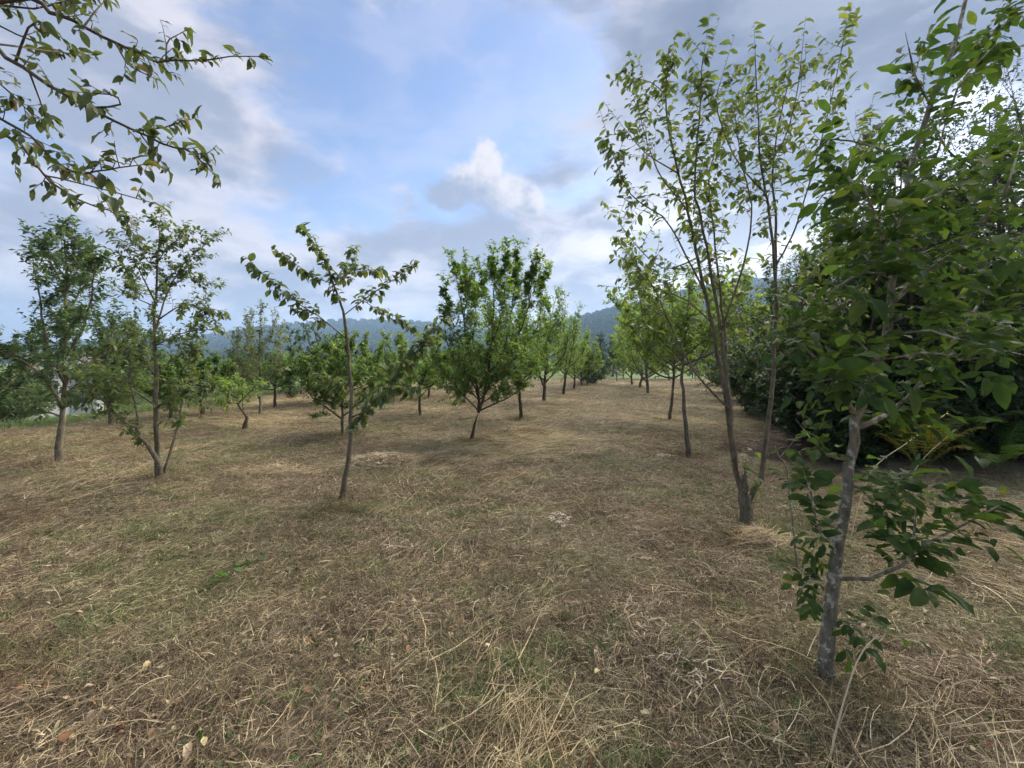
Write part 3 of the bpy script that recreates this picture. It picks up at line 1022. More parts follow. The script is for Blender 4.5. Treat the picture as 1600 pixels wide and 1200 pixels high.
# ---- walnut at the right, nearest tree
def walnut():
    base = gp(1290, 1062)
    Y0 = base[1]
    tl = lambda pts, dY: line(pts, Y0, dY)
    trunk = tl([(1290, 1072), (1293, 1000), (1300, 920), (1313, 830), (1325, 760), (1334, 690), (1345, 640), (1376, 560), (1392, 480), (1402, 400), (1416, 300), (1440, 205), (1468, 120), (1500, 40), (1528, -40)], (0, .25))
    trunk[0, 2] = base[2] - .05
    B = [
        ([(1350, 668), (1387, 645), (1420, 620), (1470, 557), (1516, 495), (1560, 430), (1610, 350)], (.04, .5), .014, .004),
        ([(1396, 470), (1440, 430), (1492, 392), (1530, 350), (1567, 308), (1590, 240)], (.1, -.25), .012, .003),
        ([(1412, 325), (1450, 310), (1500, 285), (1560, 225), (1620, 180)], (.15, .4), .010, .003),
        ([(1403, 402), (1379, 371), (1362, 325), (1345, 280)], (.12, -.2), .008, .003),
        ([(1400, 430), (1360, 425), (1320, 440), (1290, 465)], (.1, -.15), .007, .003),
        ([(1425, 262), (1390, 240), (1350, 225), (1300, 215), (1280, 235)], (.15, .3), .007, .003),
        ([(1338, 650), (1310, 600), (1280, 565), (1250, 535), (1230, 530)], (.03, -.05), .011, .003),
        ([(1375, 565), (1340, 530), (1300, 500), (1260, 505)], (.08, .35), .008, .003),
        ([(1308, 912), (1350, 905), (1395, 890), (1420, 868), (1462, 838), (1520, 812), (1560, 790)], (0, -.28), .011, .003),
        ([(1420, 868), (1428, 840), (1430, 810)], (-.1, -.2), .006, .003),
        ([(1316, 815), (1290, 850), (1275, 810), (1268, 775), (1262, 755)], (0, -.05), .008, .003),
        ([(1300, 915), (1275, 905), (1258, 912), (1250, 925)], (0, -.05), .005, .0025),
        ([(1330, 720), (1300, 715), (1275, 695), (1255, 670)], (0, .25), .007, .003),
        ([(1440, 205), (1480, 180), (1500, 130), (1545, 80)], (.18, .0), .007, .003),
        ([(1455, 160), (1430, 120), (1420, 75)], (.2, .05), .006, .003),
        ([(1490, 65), (1540, 60), (1600, 20)], (.2, .45), .006, .003),
        ([(1385, 520), (1440, 515), (1500, 530), (1560, 545)], (.08, -.2), .008, .003),
        ([(1470, 557), (1530, 560), (1600, 540)], (.25, .1), .007, .003),
        ([(1405, 380), (1450, 400), (1520, 420), (1590, 430)], (.12, .5), .007, .003),
        ([(1325, 760), (1370, 770), (1420, 765), (1450, 790)], (0, .25), .007, .003),
        ([(1298, 960), (1330, 975), (1365, 965)], (0, -.05), .003, .002),
        ([(1392, 480), (1350, 470), (1310, 475), (1280, 510), (1250, 525)], (.1, .25), .008, .003),
        ([(1398, 430), (1350, 400), (1320, 350), (1310, 320)], (.1, .3), .007, .003),
        ([(1420, 290), (1460, 250), (1475, 200)], (.15, -.1), .006, .003),
        ([(1408, 350), (1370, 300), (1340, 290), (1300, 300)], (.12, .1), .007, .003),
        ([(1380, 550), (1345, 570), (1310, 588), (1285, 595)], (.05, -.25), .007, .003),
        ([(1500, 520), (1550, 500), (1600, 480)], (.4, .2), .007, .003),
        ([(1492, 392), (1540, 380), (1600, 370)], (-.1, -.3), .006, .003),
        ([(1390, 500), (1430, 490), (1490, 480), (1550, 500)], (.1, -.1), .007, .003),
        ([(1365, 585), (1400, 560), (1450, 550), (1500, 560)], (.04, -.15), .007, .003),
    ]
    limbs = [(trunk, .033, .008, 'trunk')]
    own = []
    r = np.random.default_rng(5)
    for pts, dY, a, b in B:
        low = .72 if pts[-1][0] < 1300 and pts[-1][1] > 600 else 1.0
        P = tl(pts, dY)
        limbs.append((P, a, b, 'branch'))
        C = curve(P, 24)
        ln = np.linalg.norm(np.diff(C, axis=0), axis=1).sum()
        nleaf = max(6, int(ln * 40.0))
        for i in range(nleaf):
            tt = 1.0 if i == 0 else r.uniform(.10, 1.0)
            j = int(tt * 22)
            p, tn = C[j], unit(C[j + 1] - C[j])
            rv = r.normal(size=3)
            pe = unit(rv - rv.dot(tn) * tn)
            dr = unit(tn * .55 + pe * .9 + UP * .15)
            ra = r.uniform(.10, .22) * low
            nl = r.integers(2, 4)
            Ls = np.clip(r.normal(.068, .022), .03, .12) * (.6 + .4 * low)
            side = unit(np.cross(dr, UP))
            nu = unit(np.cross(side, dr) + r.normal(0, .35, 3))
            own.append((p + dr * ra, dr - UP * .30, nu, Ls * 1.1, Ls * .5))
            for q in range(nl):
                f = (q + .6) / (nl + .3)
                pp = p + dr * ra * f - UP * .05 * f * f
                for sgn in (-1, 1):
                    if r.random() < .12:
                        continue
                    l = Ls * (.65 + .4 * f) * r.uniform(.85, 1.1)
                    own.append((pp, dr * .45 + sgn * side * .9 - UP * r.uniform(.05, .45) + r.normal(0, .12, 3), nu + r.normal(0, .25, 3), l, l * r.uniform(.44, .54)))
    own = tuple(np.array([o_[k] for o_ in own]) for k in range(5))
    return tree('walnut_tree', 'young walnut tree with lichen spotted grey trunk and large glossy leaves', 'tree', base, limbs, B_WALNUT, M_WALNUT,
                dict(n=5, l0=.06, l1=.16, ang=(40, 80), up=.2, r=.0025, trunk_t0=.55), dict(per=0, L=.1), indiv=300, k=12, template='near', own=own, curl=.3)


walnut()


# ---- many-stemmed tree behind it
def multistem():
    base = gp(1166, 824)
    Y0 = base[1]
    t_ = lambda pts, dY: line(pts, Y0, dY)
    limbs = []
    stump = t_([(1166, 834), (1166, 800), (1163, 772)], (0, 0))
    limbs.append((stump, .058, .052, 'trunk'))
    limbs.append((t_([(1165, 785), (1163, 765), (1163, 742)], (-.01, -.01)), .026, .025, 'cut_stub'))
    S = [
        ([(1160, 785), (1149, 720), (1131, 610), (1112, 505), (1098, 440), (1082, 360), (1066, 293), (1045, 210), (1040, 140), (1048, 92)], (0, .25), .026, .005),
        ([(1152, 740), (1141, 640), (1126, 520), (1112, 430), (1098, 350), (1085, 300), (1090, 220), (1095, 150), (1100, 82)], (.02, -.3), .02, .004),
        ([(1148, 700), (1138, 600), (1130, 500), (1120, 400), (1107, 293), (1120, 220), (1140, 175)], (0, .45), .016, .004),
        ([(1172, 790), (1189, 742), (1203, 640), (1210, 540), (1213, 440), (1201, 330), (1191, 270), (1186, 190), (1180, 85)], (0, -.1), .025, .004),
        ([(1213, 440), (1212, 340), (1207, 275), (1218, 190), (1236, 110)], (-.05, .25), .014, .004),
        ([(1133, 642), (1092, 590), (1064, 540), (1040, 490), (1022, 450), (1000, 420)], (0, -.5), .011, .003),
        ([(1102, 462), (1072, 400), (1041, 344), (993, 311), (968, 270), (953, 225)], (.1, -.2), .010, .003),
        ([(1090, 400), (1040, 420), (1000, 390), (965, 345)], (.1, .5), .008, .003),
        ([(1075, 330), (1030, 270), (1005, 200), (990, 120)], (.15, .4), .008, .003),
        ([(1060, 270), (1010, 240), (975, 200)], (.2, -.2), .007, .003),
        ([(1126, 520), (1160, 420), (1175, 330), (1160, 260), (1150, 190)], (-.1, -.45), .010, .003),
        ([(1215, 420), (1245, 350), (1275, 250), (1300, 150), (1320, 52)], (-.1, .3), .009, .003),
        ([(1245, 350), (1290, 300), (1330, 240), (1350, 200)], (0, .4), .007, .003),
        ([(1211, 500), (1250, 450), (1290, 400), (1310, 350)], (-.05, .5), .008, .003),
        ([(1195, 300), (1150, 250), (1120, 170), (1125, 130)], (-.1, -.4), .008, .003),
        ([(1206, 600), (1180, 540), (1160, 500), (1150, 450)], (0, .5), .007, .003),
        ([(1210, 545), (1245, 500), (1280, 480), (1300, 470)], (0, -.4), .008, .003),
        ([(1191, 270), (1225, 220), (1245, 150), (1252, 92)], (-.1, -.3), .007, .003),
        ([(1040, 150), (1020, 130), (1003, 125)], (.25, .35), .005, .003),
        ([(1112, 505), (1075, 470), (1030, 455), (985, 450)], (.05, .35), .008, .003),
    ]
    for pts, dY, a, b in S:
        limbs.append((t_(pts, dY), a, b, 'stem' if a >= .016 else 'branch'))
    root = tree('young_fruit_tree', 'slender many stemmed fruit tree growing from a dark cut stump', 'tree', base, limbs, B_GREY, M_APPLE,
                dict(n=10, l0=.2, l1=.62, ang=(28, 75), up=.28, r=.0028, t0=.36, trunk_t0=1.0), dict(per=9, L=.068, droop=.45, wr=.47), indiv=300, k=8, template='near', curl=.35)
    return root


multistem()


# ---- leaning sapling
def sapling():
    base = gp(534, 784)
    Y0 = base[1]
    t_ = lambda pts, dY: line(pts, Y0, dY)
    S = [
        ([(538, 528), (502, 497), (475, 480), (448, 459), (425, 443), (393, 410)], (0, -.5), .010),
        ([(517, 440), (490, 432), (463, 413), (437, 396)], (0, -.2), .006),
        ([(525, 434), (540, 413), (554, 389)], (0, .2), .006),
        ([(525, 437), (552, 426), (590, 421)], (0, -.25), .005),
        ([(544, 490), (567, 470), (598, 447), (625, 432), (645, 416)], (0, .35), .009),
        ([(570, 470), (605, 494), (640, 512)], (.1, .1), .005),
        ([(550, 652), (575, 639), (605, 605), (636, 555), (663, 532), (692, 500)], (0, -.3), .014),
        ([(550, 610), (575, 600), (609, 572), (628, 545)], (0, .4), .008),
        ([(552, 640), (600, 618), (650, 604)], (0, -.5), .008),
        ([(548, 606), (520, 596), (497, 584)], (0, .4), .006),
        ([(549, 670), (558, 662), (566, 652)], (0, -.1), .004),
        ([(605, 605), (625, 580), (640, 570)], (-.12, -.2), .005),
        ([(636, 555), (660, 548), (680, 530)], (-.2, -.1), .005),
    ]
    tr = t_([(534, 792), (540, 746), (548, 704), (549, 650), (548, 608), (546, 570), (542, 532), (538, 493), (527, 459), (519, 436), (509, 409), (494, 386), (475, 358)], (0, .1))
    limbs = [(tr, .031, .004, 'trunk')] + [(t_(p, dd), a * .75, .0025, 'branch') for p, dd, a in S]
    return tree('sapling', 'thin leaning sapling with long arching leafy branches', 'tree', base, limbs, B_GREY, M_APPLE,
                dict(n=26, l0=.05, l1=.15, ang=(25, 75), up=.1, r=.003, t0=.14, trunk_t0=.62), dict(per=5, L=.072, droop=.6, wr=.58), indiv=300, k=8, template='mid')


sapling()


# ---- branches reaching in from an apple tree just outside
def overhang():
    base = np.array([-3.5, 1.75, 0.0])
    base[2] = float(gz(base[0], base[1]))
    Y0 = 1.75
    t_ = lambda pts, dY: line(pts, Y0, dY)
    hub = lambda z: base + [0.05, 0, z]
    S = [
        ([(32, -2), (75, 18), (120, 35), (177, 66), (222, 85), (253, 95), (320, 92), (393, 88)], (0, .1), .012, 2.55),
        ([(-40, 55), (0, 81), (57, 120), (95, 144), (152, 177), (215, 206), (263, 228), (304, 239), (324, 262)], (-.1, -.2), .011, 2.2),
        ([(-60, 190), (0, 209), (32, 225), (63, 266), (92, 294), (133, 317), (177, 332), (196, 350)], (.1, .2), .009, 2.0),
        ([(-60, 160), (0, 187), (47, 212), (89, 253), (127, 271), (158, 266), (209, 259)], (0, -.3), .008, 2.05),
        ([(-50, 10), (0, 8), (60, 12), (120, -6), (165, -20)], (.2, .5), .009, 2.5),
        ([(-40, 100), (0, 130), (40, 170), (70, 190)], (.25, .4), .007, 2.15),
    ]
    side = [
        ([(63, 268), (100, 280), (150, 293), (228, 314)], (.12, 0), .004),
        ([(152, 177), (185, 165), (182, 150), (150, 146)], (-.12, -.2), .004),
        ([(177, 66), (200, 100), (232, 118)], (.03, -.1), .004),
        ([(120, 35), (150, 15), (165, 0)], (0, .2), .004),
        ([(215, 206), (250, 200), (285, 190)], (-.15, 0), .004),
        ([(253, 95), (262, 65), (282, 52)], (.05, .15), .004),
        ([(57, 120), (60, 150), (70, 180)], (-.1, .1), .004),
        ([(30, 100), (80, 80), (130, 85)], (0, .3), .004),
        ([(0, 60), (40, 60), (80, 75)], (.1, .2), .005),
        ([(215, 206), (235, 230), (250, 250)], (-.15, -.2), .003),
        ([(0, 30), (50, 35), (90, 55)], (-.2, -.1), .005),
    ]
    limbs = [(np.array([base - [0, 0, .06], base + [.03, .02, .9], base + [.05, 0, 1.8], base + [0, .05, 2.8], base + [-.1, .1, 3.5]]), .07, .02, 'trunk')]
    for pts, dY, a, z in S:
        P = t_(pts, dY)
        P = np.vstack([hub(z), (hub(z) + P[0]) / 2 + [0, 0, .12], P])
        limbs.append((P, a * 1.05, .002, 'branch'))
    for pts, dY, a in side:
        limbs.append((t_(pts, dY), a, .002, 'branch'))
    return tree('apple_tree', 'apple tree whose long leafy branches reach in against the open sky', 'tree', base, limbs, B_DARK, M_OVER,
                dict(n=8, l0=.05, l1=.16, ang=(30, 75), up=.15, r=.0022, t0=.35, trunk_t0=.55), dict(per=5, L=.043, droop=.5, wr=.47), indiv=300, k=8, template='near', curl=.35)


overhang()


# ---- three-stemmed tree on the left
def threestem():
    base = gp(251, 750)
    Y0 = base[1]
    t_ = lambda pts, dY: line(pts, Y0, dY)
    S = [
        ([(253, 750), (242, 711), (207, 675), (165, 630), (130, 600)], (0, -.3), .036, 'stem'),
        ([(212, 680), (216, 654), (206, 611), (203, 569), (210, 520)], (-.1, .1), .016, 'stem'),
        ([(248, 756), (246, 712), (244, 634), (245, 588), (242, 527), (242, 473), (245, 420), (249, 375), (250, 346)], (.02, .15), .035, 'trunk'),
        ([(256, 745), (272, 688), (282, 638), (291, 588), (300, 540)], (0, .3), .018, 'stem'),
        ([(244, 634), (215, 615), (185, 600), (160, 590)], (0, .5), .014, 'branch'),
        ([(244, 636), (280, 618), (320, 610)], (0, -.4), .014, 'branch'),
        ([(244, 590), (222, 560), (195, 545)], (0, -.5), .012, 'branch'),
        ([(244, 590), (275, 560), (305, 545)], (0, .5), .012, 'branch'),
        ([(242, 520), (260, 460), (285, 415), (326, 378)], (.05, .3), .012, 'branch'),
        ([(242, 473), (222, 430), (194, 386)], (.1, -.2), .010, 'branch'),
        ([(245, 498), (285, 478), (336, 484)], (.1, -.3), .010, 'branch'),
        ([(245, 450), (275, 430), (320, 440)], (.1, .4), .009, 'branch'),
        ([(243, 480), (215, 465), (205, 440)], (.1, .4), .008, 'branch'),
        ([(243, 540), (285, 520), (325, 515)], (.1, .1), .010, 'branch'),
        ([(246, 412), (262, 385), (285, 372)], (.1, 0), .006, 'branch'),
        ([(246, 420), (225, 400), (215, 365)], (.1, .2), .006, 'branch'),
        ([(203, 600), (175, 590), (150, 600)], (0, .2), .008, 'branch'),
    ]
    limbs = [(t_(p, dd), a, .004, kd) for p, dd, a, kd in S]
    return tree('orchard_tree', 'open crowned tree with three stems splayed from one base', 'tree', base, limbs, B_GREY, M_APPLE,
                dict(n=11, l0=.12, l1=.38, ang=(25, 70), up=.25, r=.0035, t0=.3, trunk_t0=.42), dict(per=8, per_sub=7, L=.058, droop=.3), sub=dict(n=3, l0=.1, l1=.25), k=8, template='mid')


threestem()


# ---- dense dark tree further left
def leftdark():
    base = gp(92, 724)
    Y0 = base[1]
    t_ = lambda pts, dY: line(pts, Y0, dY)
    S = [
        ([(91, 732), (95, 680), (98, 646), (101, 600), (102, 550), (104, 445), (102, 395), (99, 365)], (0, .1), .047, 'trunk'),
        ([(99, 640), (75, 600), (45, 570), (15, 555)], (0, -.5), .03, 'branch'),
        ([(100, 620), (135, 590), (165, 560), (180, 500)], (0, .4), .03, 'branch'),
        ([(101, 580), (75, 540), (62, 470), (52, 405)], (0, .3), .025, 'branch'),
        ([(102, 560), (130, 510), (145, 450), (148, 410)], (0, -.5), .022, 'branch'),
        ([(102, 600), (90, 570), (100, 530), (120, 500)], (0, -1.0), .022, 'branch'),
        ([(102, 540), (110, 500), (95, 440), (75, 400)], (0, .8), .02, 'branch'),
        ([(103, 500), (125, 450), (128, 400)], (0, .6), .016, 'branch'),
        ([(100, 640), (130, 625), (170, 615)], (0, -.6), .016, 'branch'),
        ([(98, 650), (60, 640), (30, 630)], (0, .7), .016, 'branch'),
        ([(103, 440), (85, 410), (65, 385)], (.1, -.2), .012, 'branch'),
        ([(102, 600), (150, 560), (200, 530)], (0, .9), .022, 'branch'),
        ([(103, 460), (118, 420), (112, 372)], (.1, .1), .010, 'branch'),
    ]
    limbs = [(t_(p, dd), a, .005, kd) for p, dd, a, kd in S]
    return tree('orchard_tree', 'dense dark green tree with one straight bare lower trunk at the left', 'tree', base, limbs, B_GREY, M_DEEP,
                dict(n=8, l0=.2, l1=.48, ang=(25, 70), up=.4, r=.004, t0=.2, trunk_t0=.32), dict(per=7, per_sub=8, L=.07), sub=dict(n=5, l0=.12, l1=.34), k=9, template='far')


leftdark()


# ---- vase shaped tree in the centre
def vase():
    base = gp(738, 690)
    Y0 = base[1]
    t_ = lambda pts, dY: line(pts, Y0, dY)
    S = [
        ([(737, 697), (740, 668), (748, 643)], (0, 0), .052, 'trunk'),
        ([(748, 645), (748, 615), (735, 560), (722, 480), (714, 440)], (0, .2), .03, 'branch'),
        ([(748, 645), (758, 610), (768, 540), (772, 460), (772, 430)], (0, -.3), .032, 'branch'),
        ([(750, 642), (780, 628), (804, 614), (825, 590)], (0, -.3), .018, 'branch'),
        ([(756, 615), (785, 560), (800, 480), (807, 430)], (0, .4), .024, 'branch'),
        ([(745, 600), (715, 570), (700, 540), (694, 500)], (0, -.5), .018, 'branch'),
        ([(762, 580), (800, 545), (825, 480), (834, 415)], (0, .1), .018, 'branch'),
        ([(800, 560), (835, 520), (850, 445)], (.2, .5), .014, 'branch'),
        ([(750, 620), (735, 580), (740, 520), (745, 460)], (0, .9), .02, 'branch'),
        ([(755, 600), (760, 560), (775, 520), (790, 470)], (0, -.9), .018, 'branch'),
        ([(747, 625), (720, 600), (700, 590)], (0, .4), .014, 'branch'),
        ([(760, 590), (790, 580), (820, 570)], (0, -.6), .014, 'branch'),
        ([(748, 560), (725, 500), (735, 440)], (.1, -.4), .012, 'branch'),
        ([(748, 642), (722, 615), (698, 588), (685, 560)], (0, -.2), .014, 'branch'),
        ([(752, 628), (795, 605), (832, 588), (848, 560)], (0, .2), .014, 'branch'),
        ([(750, 630), (742, 605), (728, 585), (722, 560)], (0, -.8), .012, 'branch'),
        ([(752, 625), (772, 600), (790, 585), (800, 560)], (0, -.9), .012, 'branch'),
        ([(752, 610), (765, 580), (785, 560), (815, 540)], (0, .8), .012, 'branch'),
        ([(722, 470), (720, 433), (712, 412)], (0.2, 0.3), .006, 'shoot'),
        ([(772, 450), (768, 419), (770, 405)], (-0.2, -0.1), .006, 'shoot'),
        ([(800, 470), (805, 425), (807, 398)], (0.4, 0.5), .006, 'shoot'),
        ([(825, 480), (827, 441), (834, 418)], (0.1, 0.2), .006, 'shoot'),
        ([(735, 480), (733, 447), (728, 415)], (0.7, 0.8), .006, 'shoot'),
        ([(785, 470), (789, 435), (790, 400)], (-0.7, -0.6), .006, 'shoot'),
        ([(845, 470), (846, 450), (852, 430)], (0.4, 0.5), .006, 'shoot'),
        ([(755, 490), (754, 457), (752, 425)], (0.3, 0.4), .006, 'shoot'),
        ([(700, 510), (698, 482), (697, 455)], (-0.4, -0.3), .006, 'shoot'),
    ]
    limbs = [(t_(p, dd), a, .005, kd) for p, dd, a, kd in S]
    return tree('plum_tree', 'leafy vase shaped fruit tree with upright shoots, leaning trunk forked low', 'tree', base, limbs, B_DARK, M_PLUM,
                dict(n=7, l0=.2, l1=.48, ang=(30, 75), up=.35, r=.004, t0=.16, trunk_t0=1.0, thin=('shoot', .30)), dict(per=9, per_sub=11, L=.068), sub=dict(n=6, l0=.12, l1=.36, up=.2), k=8, template='far')


vase()

# ---- the rest of the centre row, one behind the other
ROW = 'trees of the centre row receding to the fence'
orchard('plum_tree', 'bushy fruit tree directly behind the vase shaped tree, straight single trunk', 815, 655, 400, 175, M_PLUM, 1, B_DARK, clear=.24, ns=8, r0=.055, per=8, sub_n=5)
orchard('plum_tree', 'third tree of the centre row, stout short dark trunk', 850, 628, 432, 125, M_PLUM, 2, B_DARK, clear=.2, ns=8, r0=.08, per=8, sub_n=4)
orchard('plum_tree', 'fourth tree of the centre row with lighter green leaves', 880, 617, 466, 92, M_CHERRY, 3, B_DARK, clear=.22, ns=7, r0=.07, per=7, sub_n=4, L=.07)
orchard('plum_tree', 'fifth tree of the centre row, small and light green', 897, 608, 500, 72, M_CHERRY, 4, B_DARK, clear=.22, ns=7, r0=.07, per=7, sub_n=4, L=.08, group=ROW)
orchard('plum_tree', 'sixth tree of the centre row, last but one before the dark round bush', 909, 604, 510, 62, M_CHERRY, 5, B_DARK, clear=.2, ns=7, r0=.07, per=7, sub_n=3, L=.09, group=ROW)
orchard('plum_tree', 'last light green tree of the centre row, beside the dark round bush', 918, 601.5, 522, 56, M_CHERRY, 6, B_DARK, clear=.2, ns=7, r0=.07, per=7, sub_n=3, L=.1, group=ROW)

# ---- the row on the right
orchard('cherry_tree', 'yellow green tree with thin straight trunk in the right row, beside the stump tree', 1077, 715, 360, 235, M_CHERRY, 12, B_GREY, clear=.36, ns=10, r0=.036, per=7, sub_n=4, L=.062, tw_n=7, twl=(.3, .7), up=.75)
orchard('cherry_tree', 'second yellow green tree of the right row, pale straight trunk with ivy tuft', 1046, 660, 415, 180, M_CHERRY, 13, B_GREY, clear=.3, ns=10, r0=.045, per=8, sub_n=5, L=.07, up=.6)
orchard('cherry_tree', 'dense light green tree, third in the right row', 1013, 615, 445, 130, M_CHERRY, 14, B_GREY, clear=.2, ns=8, r0=.08, per=8, sub_n=4, L=.085)
orchard('cherry_tree', 'fourth tree of the right row, far and light green', 999, 606, 470, 100, M_CHERRY, 15, B_GREY, clear=.2, ns=7, r0=.08, per=7, sub_n=3, L=.1, group='far trees of the right row')
orchard('cherry_tree', 'last light green tree of the right row before the fence', 988, 602, 490, 80, M_CHERRY, 16, B_GREY, clear=.2, ns=7, r0=.08, per=7, sub_n=3, L=.1, group='far trees of the right row')

# ---- trees between the sapling and the centre row
orchard('plum_tree', 'round light green tree behind the leaning sapling', 536, 681, 488, 135, M_PLUM, 21, B_GREY, clear=.22, ns=8, r0=.035, per=8, sub_n=4)
orchard('plum_tree', 'dark green tree leaning left behind the sapling', 513, 629, 478, 120, M_DEEP, 22, B_DARK, clear=.16, ns=9, r0=.08, per=8, sub_n=5, lean=(-.16, 0))
orchard('plum_tree', 'low fruit tree with two thin trunks in a narrow V', 657, 650, 492, 130, M_PLUM, 23, B_DARK, clear=.25, ns=8, r0=.045, per=7, sub_n=4, lean=(.04, 0))
BACK = 'distant trees standing in rows behind the centre tree'
for i, (px, py, top, wp) in enumerate([(725, 630, 512, 110), (611, 632, 536, 90), (670, 622, 534, 85), (700, 617, 535, 80), (640, 613, 540, 76), (590, 615, 540, 80),
                                       (760, 613, 530, 80), (565, 609, 545, 70)]):
    orchard('fruit_tree', 'small distant orchard tree behind the centre trees', px, py, top, wp, (M_PLUM, M_CHERRY, M_PLUM)[i % 3], 30 + i, B_DARK, clear=.22, ns=6, r0=.06, per=6, sub_n=3, L=.09, group=BACK)

# ---- trees left of the sapling
def crooked():
    base = gp(383, 672)
    Y0 = base[1]
    t_ = lambda pts, dY: line(pts, Y0, dY)
    S = [([(383, 677), (384, 660), (386, 650), (378, 643), (372, 632), (370, 624)], (0, 0), .05, 'trunk'),
         ([(371, 626), (355, 612), (338, 604)], (0, -.3), .016, 'branch'),
         ([(371, 626), (375, 610), (372, 598)], (0, .3), .018, 'branch'),
         ([(372, 632), (390, 612), (402, 600)], (0, -.2), .014, 'branch'),
         ([(380, 645), (379, 625), (381, 608)], (0, .2), .010, 'branch'),
         ([(372, 630), (358, 630), (346, 628)], (0, .3), .010, 'branch'),
         ([(371, 626), (360, 605), (350, 596)], (0, .5), .012, 'branch')]
    return tree('fruit_tree', 'small crooked tree with S bent trunk and flat light crown', 'tree', base, [(t_(p, dd), a, .005, kd) for p, dd, a, kd in S], B_DARK, M_CHERRY,
                dict(n=16, l0=.12, l1=.34, ang=(30, 75), up=.15, r=.004, t0=.2, trunk_t0=.9), dict(per=6, per_sub=5, L=.07, droop=.4), sub=dict(n=2, l0=.08, l1=.18), k=8, template='far')


crooked()
orchard('pear_tree', 'tall thin grey green tree behind the crooked tree', 407, 648, 458, 95, M_GREY, 41, B_GREY, clear=.24, ns=8, r0=.04, per=6, sub_n=3, up=.8, leader=.95)
orchard('fruit_tree', 'mid green tree with dark trunk left of the crooked tree', 317, 650, 535, 105, M_PLUM, 42, B_DARK, clear=.25, ns=7, r0=.05, per=7, sub_n=4)
orchard('fruit_tree', 'dark trunked tree with ivy at its foot behind the grey green tree', 430, 637, 535, 90, M_PLUM, 43, B_DARK, clear=.3, ns=7, r0=.05, per=7, sub_n=4)
orchard('fruit_tree', 'broad mid green tree seen between the three stems and the dark tree', 175, 666, 455, 150, M_DEEP, 44, B_GREY, clear=.25, ns=9, r0=.06, per=8, sub_n=5)
orchard('fruit_tree', 'short tree half hidden behind the three stemmed tree', 268, 655, 540, 110, M_PLUM, 45, B_DARK, clear=.2, ns=7, r0=.045, per=7, sub_n=4)
orchard('fruit_tree', 'broad dark tree at the left edge with drooping lower leaves', -45, 700, 405, 240, M_DEEP, 46, B_GREY, clear=.12, ns=10, r0=.07, per=8, sub_n=5, tw_n=7, up=.35)
orchard('fruit_tree', 'small dark tree on the green verge', 163, 648, 556, 80, M_DEEP, 47, B_DARK, clear=.25, ns=6, r0=.045, per=6, sub_n=4)
LB = 'small distant trees in the left part of the orchard'
for i, (px, py, top, wp) in enumerate([(470, 618, 540, 84), (360, 632, 550, 84), (290, 630, 540, 96), (238, 636, 530, 100), (490, 611, 546, 70), (440, 612, 546, 74), (395, 617, 545, 80), (545, 606, 548, 66)]):
    orchard('fruit_tree', 'small distant tree in the left part of the orchard', px, py, top, wp, (M_PLUM, M_GREY, M_DEEP)[i % 3], 50 + i, B_DARK, clear=.24, ns=6, r0=.06, per=6, sub_n=3, L=.09, group=LB)


# ---- shrubs
def shrub(name, label, base, H, Wd, leafmat, seed, stems=9, per=8, sub_n=5, L=.07, group=None, tw_n=6, catg='shrub', bark=B_DARK, template='far', lean=(0, 0)):
    r = np.random.default_rng(seed + 900)
    base = np.asarray(base, float)
    limbs = []
    for i in range(stems):
        az = i * 2.4 + r.normal(0, .3)
        q = math.sqrt((i + .5) / stems)
        hd = np.array([math.cos(az), math.sin(az), 0]) * Wd / 2 * q
        h = H * (1 - .55 * q * q) * r.uniform(.8, 1.05)
        ln_ = np.array([lean[0], lean[1], 0]) * h
        limbs.append((np.array([base + hd * .12 - [0, 0, .05], base + hd * .45 + UP * h * .35 + ln_ * .3, base + hd * .85 + UP * h * .75 + ln_ * .7, base + hd + UP * h + ln_]),
                      .012 + .008 * H, .005, 'stem'))
    s = max(H / 3, .4)
    return tree(name, label, catg, base, limbs, bark, leafmat, dict(n=tw_n / s, l0=.3 * s, l1=.75 * s, ang=(30, 75), up=.2, r=.005, t0=.08),
                dict(per=per, per_sub=per, L=L), sub=dict(n=sub_n, l0=.18 * s, l1=.42 * s, up=.15), group=group, k=5, template=template)


shrub('shrub', 'small rounded shrub on the grass in front of the left tree line', gp(455, 624), .75, .9, M_DEEP, 1, stems=7, per=6, sub_n=3, L=.06)
shrub('shrub', 'dark round bush at the end of the centre row', gp(925, 599), 2.4, 3.4, M_DARK, 2, stems=12, per=8, sub_n=5, L=.1)
HEDGE = 'dense dark shrubs of the hedge on the right'
hs = [((5.5, 6.7), 3.4, 2.2, 'dark shrub at the near corner of the hedge behind the walnut'), ((7.3, 6.9), 4.8, 2.8, 'tall dark shrub in the hedge above the green ferns'),
      ((8.0, 7.9), 6.2, 3.2, 'tallest dense shrub of the hedge, rising behind the green ferns'), ((6.3, 7.0), 5.0, 2.6, 'tall dense shrub just behind the yellowing fern'), ((9.6, 7.6), 6.6, 3.4, 'tall shrub filling the deep end of the hedge at the field corner'), ((6.6, 9.2), 3.9, 2.8, 'second shrub along the hedge'),
      ((8.6, 9.6), 5.0, 3.2, 'tall shrub rising over the middle of the hedge'), ((7.8, 12.0), 3.6, 3.0, 'third shrub along the hedge beside the brown heap'),
      ((9.2, 15.5), 3.6, 3.4, 'fourth shrub along the hedge'), ((10.6, 19.5), 3.8, 3.8, 'fifth shrub along the hedge towards the fence'), ((12.5, 25), 3.8, 4.2, 'last shrub of the hedge beside the fence')]
for i, ((x, y), H, Wd, lb) in enumerate(hs):
    shrub('hedge_shrub', lb, (x, y, float(gz(x, y))), H, Wd, M_DARK, 20 + i, stems=15, per=8, sub_n=6, L=.085, group=HEDGE, tw_n=7)


